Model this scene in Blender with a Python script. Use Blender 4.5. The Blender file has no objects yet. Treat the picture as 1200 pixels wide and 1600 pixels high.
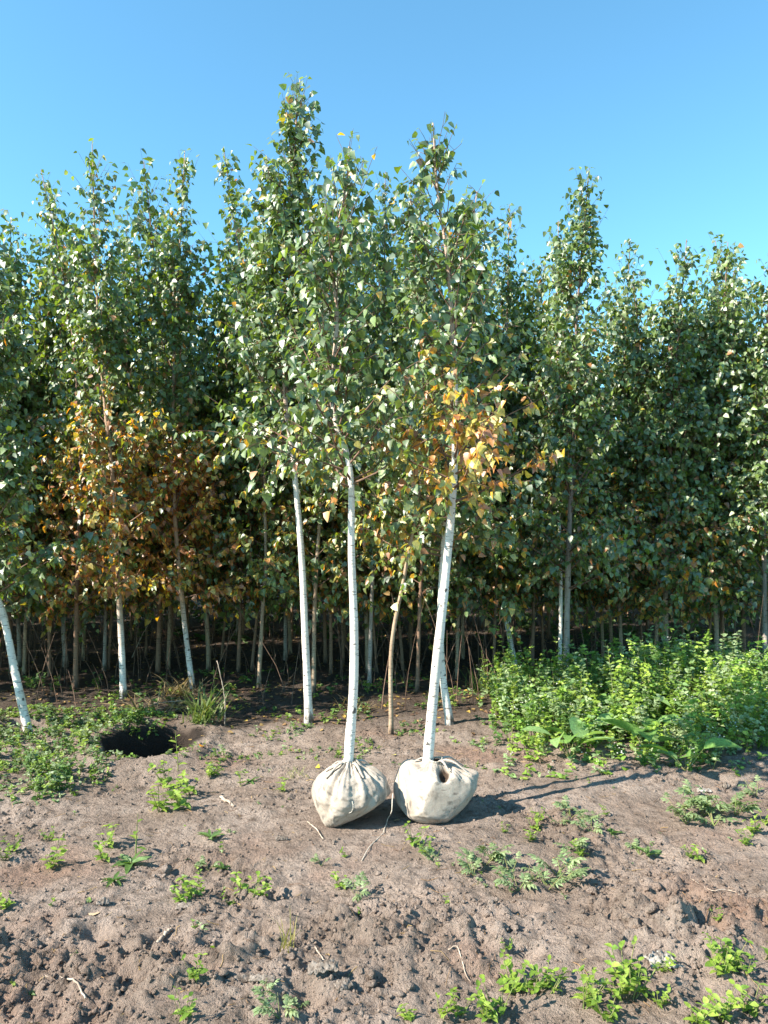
import bpy, math, random
import numpy as np
from mathutils import Matrix, Vector

# ------------------------------------------------------------------ camera, world, sun, exposure
scene = bpy.context.scene
col = scene.collection
CAM_H = 1.7
PITCH = math.atan(50 / 1200)
cam_d = bpy.data.cameras.new('camera')
cam_d.sensor_fit = 'HORIZONTAL'; cam_d.sensor_width = 36; cam_d.lens = 36
cam_d.clip_start = 0.05; cam_d.clip_end = 2000
cam = bpy.data.objects.new('camera', cam_d); col.objects.link(cam)
cam.location = (0, 0, CAM_H); cam.rotation_euler = (math.pi / 2 + PITCH, 0, 0)
scene.camera = cam

SUN_EL = math.radians(37)
SUN_AZ = math.radians(-115)            # clockwise from +Y: the sun stands to the left, a little behind the camera
w = bpy.data.worlds.new('World'); scene.world = w; w.use_nodes = True
nt = w.node_tree
sky = nt.nodes.new('ShaderNodeTexSky'); sky.sky_type = 'NISHITA'; sky.sun_disc = False
sky.sun_elevation = SUN_EL; sky.sun_rotation = SUN_AZ
sky.air_density = 1.0; sky.dust_density = 0.0; sky.ozone_density = 0.3; sky.altitude = 100
bg = nt.nodes['Background']; bg.inputs['Strength'].default_value = 0.11
wb = nt.nodes.new('ShaderNodeMix'); wb.data_type = 'RGBA'; wb.blend_type = 'MULTIPLY'; wb.inputs[0].default_value = 1
wb.inputs[7].default_value = (0.62, 1.07, 1.12, 1)       # the phone's white balance: one even tint over the whole sky
nt.links.new(sky.outputs[0], wb.inputs[6]); nt.links.new(wb.outputs[2], bg.inputs[0])

sun_d = bpy.data.lights.new('sun', 'SUN'); sun_d.energy = 5.0; sun_d.angle = math.radians(0.5)
sun_d.color = (1.0, 0.92, 0.80)
sun = bpy.data.objects.new('sun', sun_d); col.objects.link(sun)
sdir = Vector((math.sin(SUN_AZ) * math.cos(SUN_EL), math.cos(SUN_AZ) * math.cos(SUN_EL), math.sin(SUN_EL)))
sun.rotation_euler = sdir.to_track_quat('Z', 'Y').to_euler()
sun.location = sdir * 50

vs = scene.view_settings
vs.view_transform = 'Standard'; vs.look = 'None'; vs.gamma = 1; vs.exposure = 1.45
vs.use_curve_mapping = False
scene.render.engine = 'CYCLES'
scene.cycles.max_bounces = 8; scene.cycles.diffuse_bounces = 4; scene.cycles.transmission_bounces = 6

# ------------------------------------------------------------------ helpers
CA, SA = math.cos(PITCH), math.sin(PITCH)
def ray(px, py):
    a = (px - 600) / 1200; b = (800 - py) / 1200
    return np.array([a, CA - b * SA, SA + b * CA])
def at(px, py, D):
    d = ray(px, py); return np.array([0, 0, CAM_H]) + d * (D / d[1])
def gnd(px, py):
    d = ray(px, py); p = np.array([0, 0, CAM_H]) + d * (-CAM_H / d[2]); return p

def tag(o, label=None, cat=None, group=None, kind=None):
    if label: o['label'] = label
    if cat: o['category'] = cat
    if group: o['group'] = group
    if kind: o['kind'] = kind
    return o
def empty(name, loc=(0, 0, 0), rz=0.0, s=1.0):
    o = bpy.data.objects.new(name, None); col.objects.link(o)
    o.location = loc; o.rotation_euler = (0, 0, rz); o.scale = (s, s, s); o.empty_display_size = 0.1
    return o
def link(name, me, parent=None, loc=None):
    o = bpy.data.objects.new(name, me); col.objects.link(o)
    if parent is not None: o.parent = parent
    if loc is not None: o.location = loc
    return o
def dup(o, parent=None):
    c = o.copy(); col.objects.link(c); c.parent = parent
    for ch in o.children: dup(ch, c)
    return c

class Acc:
    """collects vertices, triangles and quads (and a colour for each vertex) for one mesh"""
    def __init__(s): s.V = []; s.T = []; s.Q = []; s.C = []; s.n = 0
    def add(s, V, T=None, Q=None, C=None):
        V = np.asarray(V, float).reshape(-1, 3); s.V.append(V)
        if T is not None and len(T): s.T.append(np.asarray(T, int).reshape(-1, 3) + s.n)
        if Q is not None and len(Q): s.Q.append(np.asarray(Q, int).reshape(-1, 4) + s.n)
        if C is None: C = (1, 1, 1)
        C = np.asarray(C, float)
        if C.ndim == 1: C = np.tile(C, (len(V), 1))
        s.C.append(C); s.n += len(V)
    def mesh(s, name, mat, smooth=True, colour=True):
        me = bpy.data.meshes.new(name)
        if not s.V: return me
        V = np.concatenate(s.V)
        T = np.concatenate(s.T) if s.T else np.zeros((0, 3), int)
        Q = np.concatenate(s.Q) if s.Q else np.zeros((0, 4), int)
        me.vertices.add(len(V)); me.vertices.foreach_set('co', V.astype(np.float32).ravel())
        loops = np.concatenate([T.ravel(), Q.ravel()]).astype(np.int32)
        me.loops.add(len(loops)); me.loops.foreach_set('vertex_index', loops)
        tot = np.concatenate([np.full(len(T), 3), np.full(len(Q), 4)]).astype(np.int32)
        st = np.concatenate([[0], np.cumsum(tot)[:-1]]).astype(np.int32)
        me.polygons.add(len(tot)); me.polygons.foreach_set('loop_start', st); me.polygons.foreach_set('loop_total', tot)
        if smooth: me.polygons.foreach_set('use_smooth', np.ones(len(tot), bool))
        if colour:
            C = np.concatenate(s.C); C4 = np.concatenate([C, np.ones((len(C), 1))], 1).astype(np.float32)
            a = me.color_attributes.new('tint', 'FLOAT_COLOR', 'POINT'); a.data.foreach_set('color', C4.ravel())
        me.update(calc_edges=True); me.validate()
        if mat: me.materials.append(mat)
        return me

def nrm(v): return v / np.maximum(np.linalg.norm(v, axis=-1, keepdims=True), 1e-9)

def hash2(ix, iy, seed):
    h = (ix.astype(np.int64) * 374761393 + iy.astype(np.int64) * 668265263 + seed * 1442695041) & 0xffffffff
    h = ((h ^ (h >> 13)) * 1274126177) & 0xffffffff
    h = h ^ (h >> 16)
    return (h & 0xffff) / 65535.0
def noise(x, y, sc, seed=0):
    x = x / sc; y = y / sc
    ix = np.floor(x); iy = np.floor(y); fx = x - ix; fy = y - iy
    out = 0
    u = fx * fx * fx * (fx * (fx * 6 - 15) + 10); v = fy * fy * fy * (fy * (fy * 6 - 15) + 10)
    g = []
    for dx in (0, 1):
        for dy in (0, 1):
            a = hash2(ix + dx, iy + dy, seed) * 2 * np.pi
            g.append(np.cos(a) * (fx - dx) + np.sin(a) * (fy - dy))
    return 1.5 * ((g[0] * (1 - v) + g[1] * v) * (1 - u) + (g[2] * (1 - v) + g[3] * v) * u)
def fbm(x, y, sc, n=4, seed=0, gain=.5):
    o = 0; a = 1
    for k in range(n): o = o + a * noise(x, y, sc, seed + 17 * k); a *= gain; sc /= 2.03
    return o
def sst(a, b, x):
    t = np.clip((x - a) / (b - a), 0, 1); return t * t * (3 - 2 * t)

def tube(acc, pts, rad, n=6, C=None, cap=False):
    pts = np.asarray(pts, float); rad = np.asarray(rad, float); m = len(pts)
    t = nrm(np.gradient(pts, axis=0)); mt = t.mean(0)
    ref = np.array([1., 0, 0]) if abs(mt[0]) < .7 * np.linalg.norm(mt) + 1e-6 else np.array([0, 1., 0])
    a = nrm(np.cross(t, ref)); b = np.cross(t, a)
    ang = np.arange(n) / n * 2 * np.pi
    V = pts[:, None] + (rad[:, None] * np.cos(ang)[None])[..., None] * a[:, None] + (rad[:, None] * np.sin(ang)[None])[..., None] * b[:, None]
    i = np.arange(m - 1)[:, None] * n; j = np.arange(n)[None]; j2 = (j + 1) % n
    Q = np.stack([i + j, i + j2, i + n + j2, i + n + j], -1).reshape(-1, 4)
    V = V.reshape(-1, 3); T = None
    if cap:
        V = np.concatenate([V, pts[-1:], pts[:1]]); e = (m - 1) * n
        T = [[e + k, e + (k + 1) % n, m * n] for k in range(n)] + [[(k + 1) % n, k, m * n + 1] for k in range(n)]
    acc.add(V, T=T, Q=Q, C=C)

def smooth_path(ctrl, n):
    c = np.asarray(ctrl, float); c = np.concatenate([[2 * c[0] - c[1]], c, [2 * c[-1] - c[-2]]])
    m = len(c) - 3; out = []
    for u in np.linspace(0, m, n):
        k = min(int(u), m - 1); f = u - k; p0, p1, p2, p3 = c[k:k + 4]
        out.append(.5 * (2 * p1 + (p2 - p0) * f + (2 * p0 - 5 * p1 + 4 * p2 - p3) * f * f + (3 * p1 - p0 - 3 * p2 + p3) * f ** 3))
    return np.array(out)

# leaf outlines: base at the origin, tip along +Y, face up
def leaf_template(pts_half, mids, fold=.18, droop=.25):
    """pts_half: [(x,y)] right edge from base to tip (without them); mids: y of midrib points"""
    V = [(0, 0, 0)] + [(0, m, 0) for m in mids] + [(0, 1, 0)]
    nm = len(V); R = []; L = []
    for (x, y) in pts_half: R.append(len(V)); V.append((x, y, 0))
    for (x, y) in pts_half: L.append(len(V)); V.append((-x, y, 0))
    V = np.array(V, float)
    mid = list(range(nm)); T = []
    for side, sgn in ((R, 1), (L, -1)):
        chain = [0] + side + [nm - 1]; mi = 0
        for a, b in zip(chain[:-1], chain[1:]):
            ym = (V[a, 1] + V[b, 1]) / 2
            best = min(range(1, nm - 1), key=lambda q: abs(V[q, 1] - ym)) if nm > 2 else 0
            if best > mi and mi > 0:
                for q in range(mi, best):
                    T.append((q, a, q + 1) if sgn > 0 else (q, q + 1, a))
            mi = max(best, mi)
            T.append((mi, a, b) if sgn > 0 else (mi, b, a))
    V[:, 2] = fold * np.abs(V[:, 0]) - droop * V[:, 1] ** 2
    return V, np.array(T)
BIRCH = leaf_template([(.40, .17), (.29, .56)], [.40], .22, .22)
BIRCH_FINE = leaf_template([(.16, -.02), (.36, .10), (.42, .26), (.36, .30), (.36, .44), (.28, .48), (.26, .62), (.17, .66), (.13, .82)], [.30, .62], .22, .22)
OVATE_LOW = leaf_template([(.26, .24), (.24, .62)], [.45], .25, .30)
OVATE = leaf_template([(.18, .12), (.29, .38), (.22, .70)], [.45], .25, .30)
LANCE = leaf_template([(.10, .15), (.145, .45), (.09, .78)], [.5], .3, .40)
def petiole_lobes():
    V = []; T = []; n = 0
    for ang, ln, yb in ((0, .62, .38), (.75, .45, .36), (-.75, .45, .36), (1.35, .36, .2), (-1.35, .36, .2), (.5, .3, .62), (-.5, .3, .62)):
        a = LANCE[0] * np.array([1.5, 1, .8]) * ln
        c, s_ = math.cos(ang), math.sin(ang)
        b = np.stack([c * a[:, 0] + s_ * a[:, 1], -s_ * a[:, 0] + c * a[:, 1] + yb, a[:, 2] - .08 * yb], 1)
        V.append(b); T.append(LANCE[1] + n); n += len(b)
    V.append(np.array([(-.015, 0, 0), (.015, 0, 0), (.012, .8, -.03), (-.012, .8, -.03)])); T.append(np.array([(0, 1, 2), (0, 2, 3)]) + n)
    return np.concatenate(V), np.concatenate(T)
LOBED = petiole_lobes()
GRASS = (np.array([(-.02, 0, 0), (.02, 0, 0), (-.018, .4, -.02), (.018, .4, -.02), (-.010, .75, -.12), (.010, .75, -.12), (0, 1, -.3)]), np.array([(0, 1, 3), (0, 3, 2), (2, 3, 5), (2, 5, 4), (4, 5, 6)]))

def leaf_frames(d, n0):
    d = nrm(d); n = nrm(n0 - (n0 * d).sum(-1, keepdims=True) * d); x = np.cross(d, n)
    return x, d, n
def add_leaves(acc, tpl, P, D, N0, S, C, rng, wvar=.2):
    if len(P) == 0: return
    V, T = tpl; x, y, z = leaf_frames(D, N0); n = len(P)
    wv = 1 + rng.uniform(-wvar, wvar, (n, 1, 1)); cv = rng.uniform(.2, 2.0, (n, 1, 1)); tw = rng.uniform(-.35, .35, (n, 1, 1))
    tx = V[None, :, 0:1] * wv; ty = V[None, :, 1:2]; tz = V[None, :, 2:3] * cv + tx * ty * tw
    W = P[:, None] + S[:, None, None] * (tx * x[:, None] + ty * y[:, None] + tz * z[:, None])
    k = len(V); TT = (T[None] + (np.arange(n) * k)[:, None, None]).reshape(-1, 3)
    acc.add(W.reshape(-1, 3), T=TT, C=np.repeat(C, k, 0))

# ------------------------------------------------------------------ materials
def mat(name):
    m = bpy.data.materials.new(name); m.use_nodes = True
    return m, m.node_tree.nodes, m.node_tree.links, m.node_tree.nodes['Principled BSDF']
def mixc(N, L, fac, a, b):
    n = N.new('ShaderNodeMix'); n.data_type = 'RGBA'
    for s_, v in ((0, fac), (6, a), (7, b)):
        if isinstance(v, (float, int)): n.inputs[s_].default_value = v
        elif isinstance(v, tuple): n.inputs[s_].default_value = (*v, 1)
        else: L.new(v, n.inputs[s_])
    return n.outputs[2]
def ntex(N, L, vec, scale, detail=4, rough=.55):
    n = N.new('ShaderNodeTexNoise'); n.inputs['Scale'].default_value = scale; n.inputs['Detail'].default_value = detail; n.inputs['Roughness'].default_value = rough
    L.new(vec, n.inputs['Vector']); return n.outputs[0]
def ramp(N, L, v, a, b, lo=0., hi=1.):
    n = N.new('ShaderNodeMapRange'); n.inputs[1].default_value = a; n.inputs[2].default_value = b; n.inputs[3].default_value = lo; n.inputs[4].default_value = hi
    n.interpolation_type = 'SMOOTHSTEP'; L.new(v, n.inputs[0]); return n.outputs[0]
def math_n(N, L, op, a, b):
    n = N.new('ShaderNodeMath'); n.operation = op
    for i, v in enumerate((a, b)):
        if isinstance(v, (float, int)): n.inputs[i].default_value = v
        else: L.new(v, n.inputs[i])
    return n.outputs[0]
def bump(N, L, h, strength, dist, normal=None):
    n = N.new('ShaderNodeBump'); n.inputs['Strength'].default_value = strength; n.inputs['Distance'].default_value = dist
    L.new(h, n.inputs['Height'])
    if normal is not None: L.new(normal, n.inputs['Normal'])
    return n.outputs[0]
def mapping(N, L, vec, sc):
    n = N.new('ShaderNodeMapping'); n.inputs['Scale'].default_value = sc; L.new(vec, n.inputs[0]); return n.outputs[0]

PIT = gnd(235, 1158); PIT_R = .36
def soil_material():
    m, N, L, B = mat('soil')
    g = N.new('ShaderNodeNewGeometry'); pos = g.outputs['Position']
    c = mixc(N, L, ramp(N, L, ntex(N, L, pos, 1.7, 5), .38, .62), (.255, .193, .152), (.355, .280, .230))
    c = mixc(N, L, ramp(N, L, ntex(N, L, pos, .9, 3), .52, .68), c, (.290, .192, .143))
    c = mixc(N, L, ramp(N, L, ntex(N, L, pos, 14, 5, .7), .45, .72), c, (.135, .099, .076))
    c = mixc(N, L, ramp(N, L, ntex(N, L, pos, 90, 4, .7), .52, .75, 0, .7), c, (.34, .27, .22))
    c = mixc(N, L, ramp(N, L, ntex(N, L, pos, 160, 3, .7), .55, .8, 0, .6), c, (.075, .054, .041))
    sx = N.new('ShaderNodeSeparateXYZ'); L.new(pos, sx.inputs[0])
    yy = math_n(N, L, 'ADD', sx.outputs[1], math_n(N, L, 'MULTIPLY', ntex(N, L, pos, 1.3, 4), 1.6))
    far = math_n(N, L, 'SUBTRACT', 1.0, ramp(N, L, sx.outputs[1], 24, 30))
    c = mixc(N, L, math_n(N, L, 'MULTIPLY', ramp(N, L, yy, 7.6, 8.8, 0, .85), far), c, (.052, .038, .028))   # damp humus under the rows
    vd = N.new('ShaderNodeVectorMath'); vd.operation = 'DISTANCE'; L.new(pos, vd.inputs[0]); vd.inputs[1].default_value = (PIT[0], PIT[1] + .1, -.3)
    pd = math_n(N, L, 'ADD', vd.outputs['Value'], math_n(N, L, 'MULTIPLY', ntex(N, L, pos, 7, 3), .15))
    c = mixc(N, L, ramp(N, L, pd, .68, .58), c, (.040, .030, .024))       # damp earth in the hole, painted extra dark to carry the canopy's shade
    L.new(c, B.inputs['Base Color']); B.inputs['Roughness'].default_value = .93; B.inputs['Specular IOR Level'].default_value = .18
    h = math_n(N, L, 'ADD', math_n(N, L, 'MULTIPLY', ntex(N, L, pos, 55, 5, .65), 1.0), math_n(N, L, 'MULTIPLY', ntex(N, L, pos, 230, 3, .6), .35))
    h = math_n(N, L, 'ADD', h, math_n(N, L, 'MULTIPLY', ntex(N, L, pos, 18, 4, .6), 1.1))
    L.new(bump(N, L, h, 1.0, .032), B.inputs['Normal'])
    return m
def leaf_material(name, rough, spec, transl, tboost=(1.5, 1.5, .6), coat=0.):
    m, N, L, B = mat(name)
    a = N.new('ShaderNodeVertexColor'); a.layer_name = 'tint'
    g = N.new('ShaderNodeNewGeometry')
    v = ramp(N, L, ntex(N, L, g.outputs['Position'], 60, 3), .3, .7, .75, 1.2)
    vm = N.new('ShaderNodeMix'); vm.data_type = 'RGBA'; vm.blend_type = 'MULTIPLY'; vm.inputs[0].default_value = 1
    L.new(a.outputs[0], vm.inputs[6]); L.new(v, vm.inputs[7])
    c = vm.outputs[2]
    L.new(c, B.inputs['Base Color']); B.inputs['Roughness'].default_value = rough; B.inputs['Specular IOR Level'].default_value = spec
    B.inputs['Coat Weight'].default_value = coat; B.inputs['Coat Roughness'].default_value = .46; B.inputs['Coat IOR'].default_value = 1.65
    tr = N.new('ShaderNodeBsdfTranslucent')
    tm = N.new('ShaderNodeMix'); tm.data_type = 'RGBA'; tm.blend_type = 'MULTIPLY'; tm.inputs[0].default_value = 1
    L.new(c, tm.inputs[6]); tm.inputs[7].default_value = (*tboost, 1); L.new(tm.outputs[2], tr.inputs[0])
    ms = N.new('ShaderNodeMixShader'); ms.inputs[0].default_value = transl
    L.new(B.outputs[0], ms.inputs[1]); L.new(tr.outputs[0], ms.inputs[2])
    L.new(ms.outputs[0], N['Material Output'].inputs[0])
    return m
def bark_material(name, base, alt, upper, zlo, zhi, dark=(.045, .035, .03), foot=.25):
    m, N, L, B = mat(name)
    tc = N.new('ShaderNodeTexCoord'); o = tc.outputs['Object']
    c = mixc(N, L, ramp(N, L, ntex(N, L, mapping(N, L, o, (9, 9, 3)), 1, 4), .35, .7), base, alt)
    sx = N.new('ShaderNodeSeparateXYZ'); L.new(o, sx.inputs[0])
    z = math_n(N, L, 'ADD', sx.outputs[2], math_n(N, L, 'MULTIPLY', math_n(N, L, 'SUBTRACT', ntex(N, L, mapping(N, L, o, (10, 10, 4)), 1, 3), .5), 1.2))
    c = mixc(N, L, ramp(N, L, z, zlo, zhi), c, upper)
    len_ = ntex(N, L, mapping(N, L, o, (14, 14, 110)), 1, 2, .5)
    c = mixc(N, L, ramp(N, L, len_, .60, .68, 0, .75), c, dark)
    sc = ntex(N, L, mapping(N, L, o, (16, 16, 13)), 1, 2, .5)
    c = mixc(N, L, ramp(N, L, sc, .66, .71, 0, .9), c, dark)
    ft = math_n(N, L, 'MULTIPLY', ramp(N, L, sx.outputs[2], foot, 0.0), ramp(N, L, ntex(N, L, mapping(N, L, o, (30, 30, 12)), 1, 3), .42, .6))
    c = mixc(N, L, ft, c, (.10, .075, .055))
    L.new(c, B.inputs['Base Color']); B.inputs['Roughness'].default_value = .7; B.inputs['Specular IOR Level'].default_value = .25
    h = math_n(N, L, 'SUBTRACT', ntex(N, L, mapping(N, L, o, (30, 30, 60)), 1, 4), len_)
    L.new(bump(N, L, h, .35, .01), B.inputs['Normal'])
    return m
def simple_material(name, a, b, scale, rough=.85, bs=.3, bd=.004, tint=False):
    m, N, L, B = mat(name)
    g = N.new('ShaderNodeNewGeometry'); pos = g.outputs['Position']
    f = ntex(N, L, pos, scale, 4)
    c = mixc(N, L, ramp(N, L, f, .35, .65), a, b)
    L.new(c, B.inputs['Base Color']); B.inputs['Roughness'].default_value = rough; B.inputs['Specular IOR Level'].default_value = .25
    L.new(bump(N, L, ntex(N, L, pos, scale * 4, 3), bs, bd), B.inputs['Normal'])
    return m
def burlap_material():
    m, N, L, B = mat('burlap')
    tc = N.new('ShaderNodeTexCoord'); o = tc.outputs['Object']
    a = N.new('ShaderNodeVertexColor'); a.layer_name = 'tint'
    c = mixc(N, L, ramp(N, L, ntex(N, L, o, 9, 5, .6), .35, .68), (.57, .51, .445), (.44, .385, .33))
    c = mixc(N, L, ramp(N, L, ntex(N, L, o, 38, 4, .7), .57, .74, 0, .7), c, (.33, .26, .20))
    c = mixc(N, L, ramp(N, L, ntex(N, L, o, 150, 3, .8), .52, .66, 0, .55), c, (.26, .21, .17))
    w1 = N.new('ShaderNodeTexWave'); w1.bands_direction = 'Z'; w1.inputs['Scale'].default_value = 52; w1.inputs['Distortion'].default_value = 3.5; w1.inputs['Detail Scale'].default_value = .6; L.new(o, w1.inputs[0])
    w2 = N.new('ShaderNodeTexWave'); w2.bands_direction = 'X'; w2.inputs['Scale'].default_value = 52; w2.inputs['Distortion'].default_value = 3.5; w2.inputs['Detail Scale'].default_value = .6; L.new(o, w2.inputs[0])
    wv = math_n(N, L, 'MULTIPLY', w1.outputs[1], w2.outputs[1])
    c = mixc(N, L, ramp(N, L, wv, .25, .0, 0, .42), c, (.24, .19, .15))
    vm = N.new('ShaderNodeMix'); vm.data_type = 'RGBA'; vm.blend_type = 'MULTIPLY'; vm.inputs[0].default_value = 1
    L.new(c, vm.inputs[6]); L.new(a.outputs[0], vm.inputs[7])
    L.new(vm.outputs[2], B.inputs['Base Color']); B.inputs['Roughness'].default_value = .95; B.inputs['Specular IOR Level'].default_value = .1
    h = math_n(N, L, 'ADD', wv, math_n(N, L, 'MULTIPLY', ntex(N, L, o, 70, 4), .8))
    L.new(bump(N, L, h, .6, .006), B.inputs['Normal'])
    return m
M_SOIL = soil_material()
M_LEAF = leaf_material('birch_leaf', .55, 1.0, .34, (2.0, 1.8, .45), coat=1.)
M_WEED = leaf_material('weed_leaf', .50, .45, .38, (1.3, 1.3, .6))
M_DRY = leaf_material('dry_leaf', .75, .25, .12, (1.1, 1, .8))
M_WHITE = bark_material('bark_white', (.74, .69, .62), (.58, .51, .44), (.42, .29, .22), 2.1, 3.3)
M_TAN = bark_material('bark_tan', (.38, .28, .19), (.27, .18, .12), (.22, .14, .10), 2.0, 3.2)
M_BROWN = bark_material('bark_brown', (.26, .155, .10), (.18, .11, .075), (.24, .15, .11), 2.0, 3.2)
M_GREY = bark_material('bark_grey', (.36, .31, .27), (.22, .18, .15), (.20, .14, .11), 1.2, 2.4)  # grey bark, its colour darkened to stand in for shade inside the rows
M_MIX = bark_material('bark_white_foot', (.70, .65, .60), (.55, .48, .42), (.40, .27, .18), .45, 1.2)
M_TWIG = simple_material('twig', (.20, .13, .09), (.12, .07, .05), 30)
M_STEM = simple_material('weed_stem', (.16, .22, .06), (.20, .17, .08), 20)
M_BURLAP = burlap_material()
M_TWINE = simple_material('twine', (.62, .56, .47), (.45, .38, .30), 120)
M_HUSK = simple_material('dry_husk', (.26, .22, .185), (.12, .095, .075), 45, .9, .6, .01)
M_STICK = simple_material('dead_stick', (.46, .38, .30), (.28, .21, .16), 30, .9, .5, .006)

# ------------------------------------------------------------------ the ground
DENTS = [(265, 1478, .06, .075), (412, 1468, .05, .07), (432, 1398, .05, .06), (588, 1452, .07, .06), (645, 1440, .05, .05), (25, 1545, .10, .05),
         (1108, 1475, .05, .05), (1010, 1398, .06, .05), (880, 1395, .05, .055), (820, 1440, .05, .05), (955, 1420, .05, .045), (690, 1395, .04, .04),
         (560, 1490, .04, .04), (150, 1455, .05, .05), (350, 1500, .05, .06), (820, 1500, .04, .04), (735, 1455, .06, .05), (1070, 1400, .06, .04), (475, 1570, .06, .05), (205, 1545, .06, .05)]
DENT_P = [(gnd(a, b), r, d) for a, b, r, d in DENTS]
BALL_L = np.array([-.212, 4.82]); BALL_R = np.array([.318, 4.90])
def crumb_mask(x, y):
    m = sst(-.10, .35, fbm(x, y, .9, 3, 5))
    band = np.exp(-((y - 3.35 - .12 * np.sin(x * 1.3)) / .50) ** 2)
    m = np.clip(m * .55 + band * (.35 + .65 * sst(-.25, .3, fbm(x, y, .55, 2, 41))), 0, 1)
    return m * (1 - .8 * sst(6.2, 7.5, y))
def height(x, y):
    x = np.asarray(x, float); y = np.asarray(y, float)
    d = np.hypot(x, y - 5)
    near = 1 - sst(9, 16, d)
    h = .045 * fbm(x, y, 2.6, 3, 1) + .022 * fbm(x, y, .7, 3, 2)
    band = np.exp(-((y - 3.25 - .1 * np.sin(x * 1.1 + .5)) / .38) ** 2)
    h = h + .07 * band * (.7 + .9 * noise(x, y, .8, 8))
    h = h + .035 * np.exp(-((y - 5.9) / .5) ** 2) * sst(-.3, .4, noise(x, y, 1.1, 12))
    cm = crumb_mask(x, y)
    bl = 0.04 * (np.abs(noise(x, y, .17, 21)) * 1.6 - .3) + .028 * (np.abs(noise(x, y, .075, 22)) * 1.6 - .3) + .014 * (np.abs(noise(x, y, .033, 23)) * 1.6 - .3)
    h = h + near * (cm * bl * 1.15 + (1 - cm) * (.013 * fbm(x, y, .16, 3, 31) + .007 * np.abs(noise(x, y, .05, 33)) + .004 * np.abs(noise(x, y, .024, 34))))
    for p, r, dd in DENT_P:
        q = np.hypot((x - p[0]) * .8, y - p[1]); h = h - dd * np.exp(-(q / r) ** 2) + .35 * dd * np.exp(-((q - 1.9 * r) / (.6 * r)) ** 2)
    # the hole where a tree was dug out, with a rim of spoil
    q = np.hypot(x - PIT[0], (y - PIT[1]) * .62) + .05 * noise(x, y, .25, 51)
    h = h * (1 - np.exp(-(q / .5) ** 4) * .6) - .5 * (1 - sst(PIT_R * .72, PIT_R * 1.02, q)) + .05 * np.exp(-((q - PIT_R * 1.35) / .12) ** 2)
    q = np.hypot(x - gnd(20, 1140)[0] - .02, (y - 7.2) * 1.3) + .04 * noise(x, y, .2, 52)
    h = h - .2 * (1 - sst(.16, .34, q))
    # pressed flat where the two root balls rest
    for b in (BALL_L, BALL_R):
        q = np.hypot(x - b[0], y - b[1]); k = np.exp(-(q / .34) ** 4); h = h * (1 - k) + (.0 + .004 * noise(x, y, .1, 61)) * k
    return h
def spaced(lo, hi, step, out_lo, out_hi, g=1.16, step_fn=None):
    v = [lo]
    while v[-1] < hi: v.append(v[-1] + (step_fn(v[-1]) if step_fn else step))
    a = []; s_ = step; p = lo
    while p > out_lo: s_ *= g; p -= s_; a.append(p)
    s_ = v[-1] - v[-2]; p = v[-1]; b = []
    while p < out_hi: s_ *= g; p += s_; b.append(p)
    return np.array(a[::-1] + v + b)
xs = spaced(-3.6, 3.6, .0135, -600, 600)
ys = spaced(2.2, 8.6, .012, -300, 900, 1.16, lambda y: .0105 + .0045 * max(0, y - 2.6))
X, Y = np.meshgrid(xs, ys)
Z = height(X, Y)
acc = Acc(); nx, ny = len(xs), len(ys)
i = np.arange(ny - 1)[:, None] * nx; j = np.arange(nx - 1)[None]
acc.add(np.stack([X, Y, Z], -1), Q=np.stack([i + j, i + j + 1, i + nx + j + 1, i + nx + j], -1))
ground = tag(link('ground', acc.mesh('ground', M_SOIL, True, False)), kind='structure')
def hz(x, y): return float(height(np.array([x]), np.array([y]))[0])
def onground(px, py):
    p = gnd(px, py)
    for _ in range(3):
        d = ray(px, py); p = np.array([0, 0, CAM_H]) + d * ((hz(p[0], p[1]) - CAM_H) / d[2])
    p[2] = hz(p[0], p[1]); return p

# soil clods: the big ones are pieces of the ground, crumbs are one mass
def ico(sub):
    t = (1 + 5 ** .5) / 2
    V = [(-1, t, 0), (1, t, 0), (-1, -t, 0), (1, -t, 0), (0, -1, t), (0, 1, t), (0, -1, -t), (0, 1, -t), (t, 0, -1), (t, 0, 1), (-t, 0, -1), (-t, 0, 1)]
    F = [(0, 11, 5), (0, 5, 1), (0, 1, 7), (0, 7, 10), (0, 10, 11), (1, 5, 9), (5, 11, 4), (11, 10, 2), (10, 7, 6), (7, 1, 8), (3, 9, 4), (3, 4, 2), (3, 2, 6), (3, 6, 8), (3, 8, 9), (4, 9, 5), (2, 4, 11), (6, 2, 10), (8, 6, 7), (9, 8, 1)]
    V = [np.array(v) / np.linalg.norm(v) for v in V]
    for _ in range(sub):
        cache = {}; G = []
        def mid(a, b):
            k = (min(a, b), max(a, b))
            if k not in cache: m_ = V[a] + V[b]; V.append(m_ / np.linalg.norm(m_)); cache[k] = len(V) - 1
            return cache[k]
        for a, b, c in F:
            ab, bc, ca = mid(a, b), mid(b, c), mid(c, a); G += [(a, ab, ca), (b, bc, ab), (c, ca, bc), (ab, bc, ca)]
        F = G
    return np.array(V), np.array(F)
rng = np.random.default_rng(3)
I1 = ico(1); I0 = ico(0); clods = []
for k in range(14):
    V, F = I1; r = 1 + .30 * rng.standard_normal(len(V)).clip(-1.5, 1.5)[:, None] * .8
    W = V * r * np.array([1, rng.uniform(.6, 1), rng.uniform(.5, .8)])
    for _ in range(3):      # broken faces
        n_ = nrm(rng.standard_normal(3)); dd = rng.uniform(.45, .75); q = W @ n_; W = W - np.maximum(q - dd, 0)[:, None] * n_
    a = Acc(); a.add(W, T=F); clods.append(a.mesh('soil_clod', M_SOIL, False, False))
n = 0
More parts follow.
